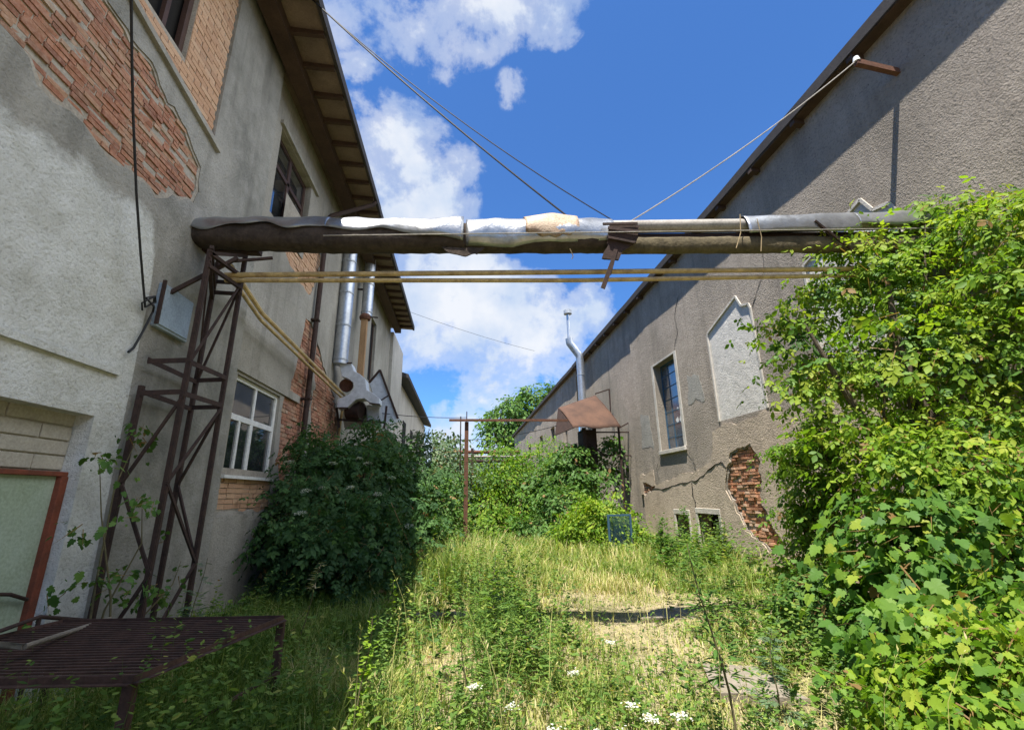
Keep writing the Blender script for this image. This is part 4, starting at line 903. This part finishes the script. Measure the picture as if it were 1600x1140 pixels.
rn = random.Random(3)
for px, py, Y in ((478,765,8.6),(505,760,8.8),(548,760,9.0),(575,722,9.6),(612,745,10),(470,800,8.0),(560,715,9.6),(520,722,9.3),(640,820,9.3),(452,720,8.8),(590,770,9.4)):
    c = at(px, py, Y-.75); mb = MB()
    for k in range(60):
        a, r = rn.uniform(0, 6.28), .085*math.sqrt(rn.random()); q = c+Vector((r*math.cos(a), r*math.sin(a), .35*r*math.sin(a)-3.*r*r+rn.uniform(-.012, .012))); s_ = .009
        mb.add([q+Vector((-s_, -s_, 0)), q+Vector((s_, -s_, .004)), q+Vector((s_, s_, 0)), q+Vector((-s_, s_, .006))], [(0, 1, 2, 3)], 0, rn.random()+.01)
    mb.build('flower_head', 'flower', ED)
shrub('shrub', 'sunlit green shrub at the right edge of the shaded elder bush', 'bush', [L(683,800,36,14.2), L(672,845,34,13.5), L(690,760,24,15.5), L(668,880,24,13), L(655,830,28,13)], 'leaf', 'leafmid', 300, 36, .12, .22, 102, spikes=20, stems=8, wall=(-3.3, 9))
shrub('shrub', 'pale green tall shrub rising under the far left roof, behind the sunlit shrub', 'bush', [L(690,725,38,19), L(668,700,28,19.5), L(712,745,35,18.5), L(700,790,40,18), L(685,690,18,20)], 'leaf', 'leafgrey', 230, 34, .15, .32, 103, spikes=20, stems=6)
shrub('shrub', 'broad yellow green thicket filling the end of the street behind the pole', 'bush', [L(780,765,50,19), L(760,810,45,17.5), L(815,745,40,20), L(830,790,45,18), L(790,830,40,16.5), L(745,770,30,20), L(850,730,40,20)], 'leaf', 'leafbright', 380, 38, .15, .34, 104, spikes=30, stems=9, tint_shift=-.05)
shrub('shrub', 'dark leafy climber bush under the rusty canopy', 'bush', [L(885,720,38,17.5), L(870,750,35,17), L(905,750,30,17), L(845,760,30,18), L(960,700,18,18.2), L(955,735,20,17.8)], 'leaf', 'leafmid', 260, 32, .16, .27, 105, spikes=20, stems=6, wall=(-9, 6.45))
shrub('shrub', 'mid green bush left of the bright bush, in front of the thicket', 'bush', [L(865,800,35,15.5), L(850,840,35,15), L(890,780,28,15.5), L(880,840,30,14.5), L(830,850,28,15)], 'leaf', 'leafmid', 230, 36, .13, .24, 106, spikes=20, stems=6)
shrub('shrub', 'bright yellow green round bush beside the blue mesh panel', 'bush', [L(930,830,48,13.6), L(950,808,34,14.0), L(905,855,30,13.2), L(955,855,34,13), L(975,850,24,13.4)], 'leaf', 'leafbright', 310, 36, .11, .2, 107, spikes=25, stems=8, wall=(-9, 6.45), tint_shift=.12)
def big_tree(label, lobes, base, seed, mat, tpl='leaf', nc=900, per=20, size=.35, cr=.6, name='broadleaf_tree'):
    t = thing(name, base, label, 'tree'); cp = crown('crown', t, lobes, tpl, mat, nc, per, size, cr, seed, fill=.2)
    c = np.mean([l[:3] for l in lobes], 0); mb = MB(); mb.tube([base, (base[0]+.1, base[1], c[2]*.5), (c[0], c[1], c[2])], [.35, .28, .12], 8); mb.build('trunk', 'bark', t, True)
    limbs(t, (c[0], c[1], c[2]*.55), cp[::max(1, len(cp)//12)], .12, 'limb', 'bark', seed, .1); return t
big_tree('tall loose tree rising behind the far right roof', [L(800,650,32,62), L(835,625,26,63), L(775,665,22,61), L(850,640,26,64), L(820,675,34,62), L(785,690,26,61), L(860,612,14,64)], (7.5, 62.5, 0), 201, 'leafmid', nc=520, per=18, size=.55, cr=.85)
for i, (px, Y, r, lab) in enumerate(((745, 62, 34, 'rounded distant tree at the street end left of the pipe rack posts'), (700, 50, 30, 'distant tree just past the far left block'), (780, 56, 30, 'low distant tree at the street end under the tall loose tree'))):
    big_tree(lab, [L(px, 738, r, Y), L(px-18, 748, r*.7, Y), L(px+20, 745, r*.75, Y+1), L(px+5, 760, r, Y)], (at(px, 740, Y).x, Y, 0), 210+i, ('leafgrey', 'leafmid', 'leafbright')[i], nc=260, per=16, size=.5, cr=.7)
# right foreground: box elder over the wall, maple saplings below
BE = thing('box_elder_tree', (5.6, 4.6, 0), 'bright yellow green tree leaning over the pipe bridge end at the right wall', 'tree')
be = [L(1480,395,85,4.75), L(1445,345,40,4.8), L(1380,440,85,4.9), L(1300,462,42,5.15), L(1560,380,75,4.0), L(1425,550,120,4.6), L(1318,570,66,5.0), L(1252,520,34,5.3), L(1240,585,26,5.3), L(1550,560,120,4.2), L(1375,690,66,4.7), L(1500,720,110,4.1), L(1595,700,100,3.9), L(1588,335,60,3.6), L(1555,345,55,3.9), L(1595,420,60,3.7), L(1605,450,70,3.7), L(1535,320,40,4.1), L(1450,320,26,4.75), L(1215,500,16,5.4), L(1330,395,30,5.0)]
cp = crown('crown', BE, be, 'box', 'leafbright', 450, 24, .15, .25, 301, tint_shift=.18, wall=(-9, 6.42), droop=.45, spikes=60)
cp2 = crown('inner_foliage', BE, [(x, y, z, r*.75) for x, y, z, r in be], 'box', 'leafmid', 110, 16, .17, .2, 302, fill=.8, wall=(-9, 6.42))
mb = MB(); mb.tube([(5.6, 4.6, -.1), (5.55, 4.6, 1.2), (5.4, 4.6, 2.2), (5.2, 4.6, 3.2), (5.3, 4.6, 4.2)], [.09, .08, .07, .05, .02], 8); mb.tube([(5.75, 4.75, -.1), (5.2, 4.8, 1.4), (4.6, 4.8, 2.6), (4.3, 4.9, 3.6)], [.06, .055, .04, .015], 8); mb.build('trunk', 'bark', BE, True)
limbs(BE, (5.3, 4.6, 1.8), cp[::20], .022, 'branch', 'bark', 5, .15)
MS = shrub('maple_sapling', 'dense maple saplings with big lobed leaves under the yellow green tree', 'sapling',
    [L(1370,905,50,4.2), L(1445,850,105,4.1), L(1560,850,110,3.7), L(1410,1000,55,3.7), L(1500,985,90,3.4), L(1370,810,48,4.5), L(1590,960,80,3.2), L(1400,1075,34,3.4)],
    'lobed', 'leafbig', 300, 20, .095, .22, 303, base=(4.1, 3.9, 0), stems=22, r0=.016, droop=.6, up=.5, wall=(-9, 6.4), spikes=24, tint_shift=.05)
shrub('wall_vine', 'yellow green vine bush against the right wall just left of the maple saplings', 'vine', [L(1262,735,38,6.3), L(1262,800,30,6.3), L(1282,835,36,6.2), L(1232,705,20,6.4), L(1285,700,30,6.2), L(1262,890,36,6.1), L(1310,770,36,6.0), L(1285,655,22,6.0)], 'box', 'leafbright', 210, 24, .125, .18, 304, stems=9, r0=.02, wall=(-9, 6.42), tint_shift=.08, spikes=14)
shrub('bush', 'low bright bush in the bottom right corner of the yard', 'bush', [L(1510,1105,80,2.75), L(1590,1080,80,2.7), L(1430,1120,50,2.85), L(1560,1040,60,2.9)], 'lobed', 'leafbright', 330, 22, .055, .13, 305, stems=8, r0=.01, tint_shift=.06, spikes=14)
shrub('bush', 'dark low undergrowth bush at the foot of the vine by the right wall', 'bush', [L(1280,930,45,5.3), L(1310,980,45,4.8), L(1255,960,35,5.4), L(1345,1000,35,4.4)], 'leaf', 'leafmid', 230, 24, .085, .15, 306, stems=6, r0=.012, spikes=10)
# climbing vine on the tower
cv = thing('climbing_vine', (-3.0, 4.7, 0), 'sparse green climbing vine on the lattice tower legs', 'vine')
crown('crown', cv, [(-3.05, 4.65, 2.2, .16), (-3.1, 4.3, 1.9, .14), (-2.9, 4.6, 1.55, .15), (-3.1, 4.3, 1.35, .18), (-3.1, 4.35, .9, .2), (-2.95, 4.7, .9, .2), (-2.85, 5.0, .75, .18), (-2.9, 4.5, .5, .25), (-2.75, 5.25, .9, .14), (-2.9, 5.0, 1.25, .12)], 'lobed', 'leafmid', 70, 6, .055, .07, 307, up=.3)
limbs(cv, (-3.0, 4.65, -.05), [(-3.05, 4.65, 2.3), (-3.12, 4.3, 1.95), (-2.9, 4.6, 1.6), (-2.8, 5.2, 1.0)], .012, 'stem', 'stem', 4, .1)
# weeds: single tall plants
def weed(name, label, x, y, h, tpl, mat, n, size, seed, lean=(0, 0), cat='weed', group=None, flower=0, spread=.1, tint=0., r=.008, start=.1):
    rng = np.random.default_rng(seed); z0 = float(terr(np.array(x), np.array(y))); t = thing(name, (x, y, z0), label, cat, group)
    k = 9; F_ = np.linspace(0, 1, k); pts = np.stack([x+lean[0]*F_**1.5+.02*np.sin(F_*7+seed), y+lean[1]*F_**1.5, z0-.03+h*F_], 1)
    mb = MB(); mb.tube(pts.tolist(), (r*(1-.75*F_)).tolist(), 6); mb.build('stem', 'stem', t, True)
    f = rng.uniform(start, 1.0, n); P = np.stack([np.interp(f, F_, pts[:,i]) for i in range(3)], 1); a = rng.uniform(0, 6.28, n)
    ax = np.stack([np.cos(a), np.sin(a), rng.uniform(-.15, .7, n)], 1); P = P+ax*spread*rng.uniform(0, 1, n)[:,None]*(1.15-f)[:,None]; sz = size*(1.2-.75*f)*rng.uniform(.7, 1.2, n)
    V, T, kk = place(tpl, P, ax, np.tile([0, 0, 1.], (n, 1))+rng.normal(0, .2, (n, 3)), sz)
    trimesh('leaves', V, T, mat, t, np.repeat(np.clip(.45+tint+rng.normal(0, .15, n), .01, 1), kk))
    if flower:
        mb = MB()
        for q in range(flower):
            c = Vector(pts[-1])+Vector((rng.normal(0, .022), rng.normal(0, .022), rng.normal(0, .007))); s_ = .0055
            w1 = rng.uniform(-.005, .005, 4); mb.add([c+Vector((-s_, -s_+w1[0], w1[1])), c+Vector((s_, -s_, w1[2])), c+Vector((s_+w1[0], s_, w1[3])), c+Vector((-s_, s_+w1[1], w1[0]))], [(0, 1, 2, 3)], 0, rng.random()+.01)
        mb.build('flower_head', 'flower', t)
    return t
sp = onz(1143, 1150, .05)
weed('young_tree', 'slender young tree with thin drooping leaves, standing alone in the right foreground', 1.62, 2.95, 1.32, 'narrow', 'leafmid', 230, .13, 401, (-.12, .1), 'sapling', r=.011, start=.4, spread=.16)
weed('tall_weed', 'tall leafy dark green weed in the middle of the foreground grass', .33, 4.9, 1.0, 'leaf', 'leafweed', 130, .13, 402, (.02, .1), spread=.10)
weed('tall_weed', 'lower bushy weed just right of the middle weed', .62, 4.7, .75, 'leaf', 'leafweed', 120, .11, 403, (.04, .1), spread=.14)
weed('tall_weed', 'yellow green upright weed on the shadow edge near the bottom', -.62, 3.35, .82, 'leaf', 'leafbright', 130, .075, 404, (.02, .1), spread=.06, tint=.1)
weed('tall_weed', 'yellow green weed on the shadow edge beyond the nearest one', -.78, 5.4, .8, 'leaf', 'leafbright', 120, .085, 405, (.05, .1), spread=.06)
weed('tall_weed', 'grey leaved mullein like weed among the tall grass mound', .65, 6.9, 1.05, 'leaf', 'leafweed', 150, .13, 406, (0, .05), spread=.12)
weed('tall_weed', 'thin dark weed left of the middle weed', .03, 3.9, .62, 'narrow', 'leafweed', 80, .12, 407, (0, .06), spread=.05)
weed('tall_weed', 'leafy weed right of the slender young tree', 2.3, 3.6, .62, 'pinnate', 'leafgrey', 34, .2, 408, (.05, 0), spread=.06)
weed('tall_weed', 'dark green weed clump left of the low wall openings', 4.9, 11.2, .95, 'leaf', 'leafmid', 190, .16, 409, (0, 0), spread=.3)
weed('tall_weed', 'tall weed in front of the two low wall openings', 5.6, 11.5, 1.25, 'leaf', 'leafmid', 190, .16, 410, (0, 0), spread=.25)
weed('tall_weed', 'weed clump right of the low wall openings', 5.7, 10.0, 1.0, 'leaf', 'leafgrey', 190, .15, 411, (0, 0), spread=.3)
weed('tall_weed', 'weed clump on the far edge of the concrete slab', 4.3, 9.6, .8, 'leaf', 'leafmid', 170, .15, 412, (0, 0), spread=.3)
weed('tall_weed', 'dry pinkish weed in the shade in front of the elder bush', -1.75, 5.7, .95, 'narrow', 'grass', 40, .14, 413, (.2, 0), spread=.05, tint=.45, start=.7)
weed('grey_mugwort', 'pale grey mugwort stem leaning from the maple saplings', 3.35, 2.95, .85, 'leaf', 'leafgrey', 120, .05, 414, (-.22, .2), spread=.03, tint=.5)
weed('grey_mugwort', 'pale grey mugwort spike at the far right edge', 3.75, 2.95, .95, 'leaf', 'leafgrey', 120, .05, 415, (-.18, .2), spread=.03, tint=.5)
weed('ash_sapling', 'small sapling growing against the foot of the lattice tower', -2.62, 5.2, 1.05, 'pinnate', 'leafgrey', 26, .2, 416, (.05, 0), cat='sapling', spread=.04)
yr = [(.95, 3.0), (1.15, 3.05), (1.3, 2.95), (1.12, 3.35), (.75, 2.9), (1.28, 4.3), (.9, 4.0), (.55, 2.95), (.12, 3.6), (.35, 3.5)]
for i, (x, y) in enumerate(yr):
    weed('yarrow', 'small white yarrow flower in the sunny foreground grass', x, y, .3+.05*(i % 3), 'narrow', 'leafweed', 14, .08, 430+i, cat='wildflower', group='white yarrow flowers', flower=55, spread=.02, r=.004)
# ------------------------------------------------------------------ grass and undergrowth
def dens_noise(x, y): return .5+.5*np.sin(1.7*x+.8*np.sin(1.3*y))*np.cos(1.1*y+.6*np.sin(2.1*x))
def dry(x, y):
    d = .47+.26*np.sin(1.3*x+2.1*y)*np.sin(2.3*x-.7*y+1)+.12*np.sin(5*x+3*y)
    for cx_, cy_, r, s in ((1.9, 8.8, 1.1, .22), (-.1, 4.6, .8, .3), (2.9, 4.4, .8, .35), (2.3, 7.0, 1.2, .2), (2.6, 3.2, .6, .4), (-.2, 5.7, .7, .3)): d += s*np.exp(-((x-cx_)**2+(y-cy_)**2)/r**2)
    return d
def hmul(x, y):
    h = .75+.5*dens_noise(x*1.3, y*1.1)
    for cx_, cy_, rx, ry, s in ((.4, 8.6, 1.1, 2.2, 1.1), (-.4, 9.5, .9, 1.5, .7), (1.9, 8.6, 1.0, 1.2, -.45), (2.4, 6.7, 1.7, 1.0, -.75), (2.4, 4.2, .7, .7, -.65), (2.8, 3.0, .5, .5, -.6), (-1.8, 3.6, 1.3, 2.4, .5), (-.15, 5.3, .55, .9, -.45)): h = h + s*np.exp(-((x-cx_)/rx)**2-((y-cy_)/ry)**2)
    return np.clip(h, .15, 2.4)
def grass_zone(n, x0, x1, y0, y1, h0, wd, rng):
    x = rng.uniform(x0, x1, n); y = rng.uniform(y0, y1, n)
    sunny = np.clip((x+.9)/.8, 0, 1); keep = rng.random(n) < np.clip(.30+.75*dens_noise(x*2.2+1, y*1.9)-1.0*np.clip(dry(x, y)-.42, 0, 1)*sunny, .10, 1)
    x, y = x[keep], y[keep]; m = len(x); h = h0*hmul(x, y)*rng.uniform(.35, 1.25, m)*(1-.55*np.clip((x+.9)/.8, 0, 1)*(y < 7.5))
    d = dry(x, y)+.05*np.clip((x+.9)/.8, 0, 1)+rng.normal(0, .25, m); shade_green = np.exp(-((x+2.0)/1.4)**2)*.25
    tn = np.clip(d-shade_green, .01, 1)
    return x, y, h, tn, np.full(m, wd)
rng = np.random.default_rng(77)
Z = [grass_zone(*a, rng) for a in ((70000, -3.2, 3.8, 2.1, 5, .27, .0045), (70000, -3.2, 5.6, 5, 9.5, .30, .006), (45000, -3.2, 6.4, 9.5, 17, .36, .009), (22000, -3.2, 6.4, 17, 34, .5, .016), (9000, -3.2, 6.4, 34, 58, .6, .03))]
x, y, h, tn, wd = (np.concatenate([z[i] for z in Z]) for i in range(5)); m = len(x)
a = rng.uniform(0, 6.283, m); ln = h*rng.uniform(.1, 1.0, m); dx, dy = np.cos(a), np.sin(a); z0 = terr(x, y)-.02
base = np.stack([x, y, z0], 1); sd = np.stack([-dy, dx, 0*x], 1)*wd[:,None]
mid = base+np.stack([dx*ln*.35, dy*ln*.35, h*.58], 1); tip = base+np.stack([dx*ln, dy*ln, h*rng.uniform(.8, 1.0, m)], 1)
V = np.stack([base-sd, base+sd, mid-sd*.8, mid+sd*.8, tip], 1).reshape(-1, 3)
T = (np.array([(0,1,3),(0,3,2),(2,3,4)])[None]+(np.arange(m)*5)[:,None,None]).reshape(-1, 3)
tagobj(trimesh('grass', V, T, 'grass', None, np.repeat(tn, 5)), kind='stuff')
n = 8500; x = np.concatenate([rng.uniform(-3.2, 3.6, n), rng.uniform(-3.2, 6.3, n)]); y = np.concatenate([rng.uniform(2.2, 6, n), rng.uniform(6, 18, n)])
kp = rng.random(2*n) < np.clip(1.25*dens_noise(x*1.6+2, y*1.4+1)-.55*np.clip(dry(x, y)-.35, 0, 1)*1.6, 0, 1); x, y = x[kp], y[kp]; m = len(x)
P = np.stack([x, y, terr(x, y)+np.abs(rng.normal(0, .13, m))*hmul(x, y)+.02], 1); a = rng.uniform(0, 6.28, m)
V, T, k = place('leaf', P, np.stack([np.cos(a), np.sin(a), rng.uniform(-.2, .6, m)], 1), np.tile([0, 0, 1.], (m, 1))+rng.normal(0, .35, (m, 3)), rng.uniform(.02, .065, m)*(1+y*.07))
tagobj(trimesh('undergrowth', V, T, 'leafweed', None, np.repeat(np.clip(rng.normal(.45, .22, m), .01, 1), k)), kind='stuff')

def herb_zone(n, cxy, rxy, h0, nl, size, rng):
    """a patch of leafy stems: stems as thin blades, leaves all along them"""
    x = rng.normal(cxy[0], rxy[0], n); y = rng.normal(cxy[1], rxy[1], n); ok = (x > -3.2) & (x < 6.35) & (y > 2.2); x, y = x[ok], y[ok]; n = len(x)
    h = h0*rng.uniform(.45, 1.2, n); a = rng.uniform(0, 6.28, n); lx, ly = np.cos(a)*h*.2, np.sin(a)*h*.2; z = terr(x, y)
    f = rng.uniform(.12, 1, (n, nl)); P = np.stack([x[:,None]+lx[:,None]*f, y[:,None]+ly[:,None]*f, z[:,None]+h[:,None]*f], -1).reshape(-1, 3)
    a2 = rng.uniform(0, 6.28, n*nl); ax = np.stack([np.cos(a2), np.sin(a2), rng.uniform(-.2, .7, n*nl)], 1); sz = size*rng.uniform(.6, 1.2, n*nl)*(1.25-.6*f.ravel())
    tn = np.clip(np.repeat(rng.normal(.42, .16, n), nl)+rng.normal(0, .12, n*nl), .01, 1)
    tp = 'narrow' if rng.random() < .35 else 'leaf'
    V, T, k = place(tp, P, ax, np.tile([0, 0, 1.], (n*nl, 1))+rng.normal(0, .3, (n*nl, 3)), sz)
    w = .003; sx = np.stack([np.stack([x-w, y, z], 1), np.stack([x+w, y, z], 1), np.stack([x+lx, y+ly, z+h], 1)], 1).reshape(-1, 3)
    return [(V, T, np.repeat(tn, k)), (sx, np.arange(len(sx)).reshape(-1, 3), np.full(len(sx), .3))]
HZ = []
for a in ((95, (.45, 8.0), (.45, 1.2), .9, 22, .07), (50, (.8, 6.0), (.3, .5), .7, 22, .07), (150, (5.3, 10.5), (.6, 1.4), .9, 22, .11), (90, (4.4, 8.6), (.5, .9), .7, 22, .10), (150, (-1.9, 5.0), (.7, 1.3), .6, 20, .08), (70, (1.0, 3.6), (.7, .7), .38, 20, .045),
          (150, (.42, 5.0), (.22, .8), .85, 24, .085), (90, (3.3, 4.6), (.35, .9), .55, 22, .075), (70, (-.45, 6.8), (.3, 1.2), .6, 20, .08), (90, (1.5, 3.0), (.6, .35), .35, 20, .05), (60, (-.2, 3.2), (.35, .4), .5, 20, .045), (50, (.5, 6.2), (.3, .8), .85, 26, .05), (30, (.15, 4.2), (.15, .4), .55, 24, .04), (70, (-.72, 4.3), (.12, .9), .6, 26, .045), (36, (2.2, 7.9), (.9, .4), .4, 20, .05), (40, (1.7, 4.8), (.5, .8), .3, 20, .04), (60, (3.0, 3.4), (.4, .5), .4, 20, .05), (120, (-.1, 10.5), (.7, 1.4), .9, 20, .12), (60, (2.4, 11.5), (1.2, 1.2), .5, 20, .10), (130, (-1.9, 3.0), (.6, .7), .75, 22, .06), (60, (-1.3, 3.0), (.25, .5), .7, 22, .05), (70, (-2.6, 5.6), (.4, .6), .6, 20, .07)):
    HZ += herb_zone(*a, rng)
V = np.concatenate([q[0] for q in HZ]); o_ = np.cumsum([0]+[len(q[0]) for q in HZ]); T = np.concatenate([q[1]+o for q, o in zip(HZ, o_)])
tagobj(trimesh('weeds', V, T, 'leafweed', None, np.concatenate([q[2] for q in HZ])), kind='stuff')

n = 16000; x = rng.uniform(-1.2, 4.2, n); y = rng.uniform(2.3, 9.5, n); kp = rng.random(n) < np.clip(dry(x, y)*1.1-.1, .08, 1); x, y = x[kp], y[kp]; m = len(x)
a = rng.uniform(0, 6.28, m); l = rng.uniform(.06, .22, m); w = .0028; z = terr(x, y)+rng.uniform(.01, .06, m); dx, dy = np.cos(a), np.sin(a)
V = np.stack([np.stack([x-dy*w, y+dx*w, z], 1), np.stack([x+dy*w, y-dx*w, z], 1), np.stack([x+dx*l, y+dy*l, z+rng.uniform(-.03, .09, m)], 1)], 1).reshape(-1, 3)
tagobj(trimesh('dead_grass', V, np.arange(3*m).reshape(-1, 3), 'grass', None, np.repeat(rng.uniform(.72, 1, m), 3)), kind='stuff')

# tall dry seed stalks standing above the grass
n = 90; x = np.concatenate([rng.uniform(-.9, 2.4, n), rng.normal(.3, .7, n)]); y = np.concatenate([rng.uniform(2.4, 7, n), rng.uniform(6.5, 11, n)]); n = 2*n
h = rng.uniform(.4, .95, n); a = rng.uniform(0, 6.28, n); l = h*rng.uniform(.1, .5, n); z = terr(x, y); w = .0022*(1+y*.06)
b0 = np.stack([x, y, z], 1); m0 = np.stack([x+np.cos(a)*l*.4, y+np.sin(a)*l*.4, z+h*.65], 1); t0 = np.stack([x+np.cos(a)*l, y+np.sin(a)*l, z+h], 1); sd = np.stack([-np.sin(a), np.cos(a), 0*a], 1)*w[:,None]
V = np.stack([b0-sd, b0+sd, m0-sd, m0+sd, t0], 1).reshape(-1, 3); T = (np.array([(0,1,3),(0,3,2),(2,3,4)])[None]+(np.arange(n)*5)[:,None,None]).reshape(-1, 3)
hp = np.repeat(t0, 7, 0)-np.repeat(t0-m0, 7, 0)*rng.uniform(0, .45, (n*7, 1)); V2, T2, k2 = place('narrow', hp, np.repeat(unit(t0-m0), 7, 0)+rng.normal(0, .35, (n*7, 3)), rng.normal(size=(n*7, 3)), rng.uniform(.02, .045, n*7))
tagobj(trimesh('seed_grass', np.concatenate([V, V2]), np.concatenate([T, T2+len(V)]), 'grass', None, np.concatenate([np.repeat(rng.uniform(.6, .95, n), 5), np.repeat(rng.uniform(.6, 1, n*7), k2)])), kind='stuff')
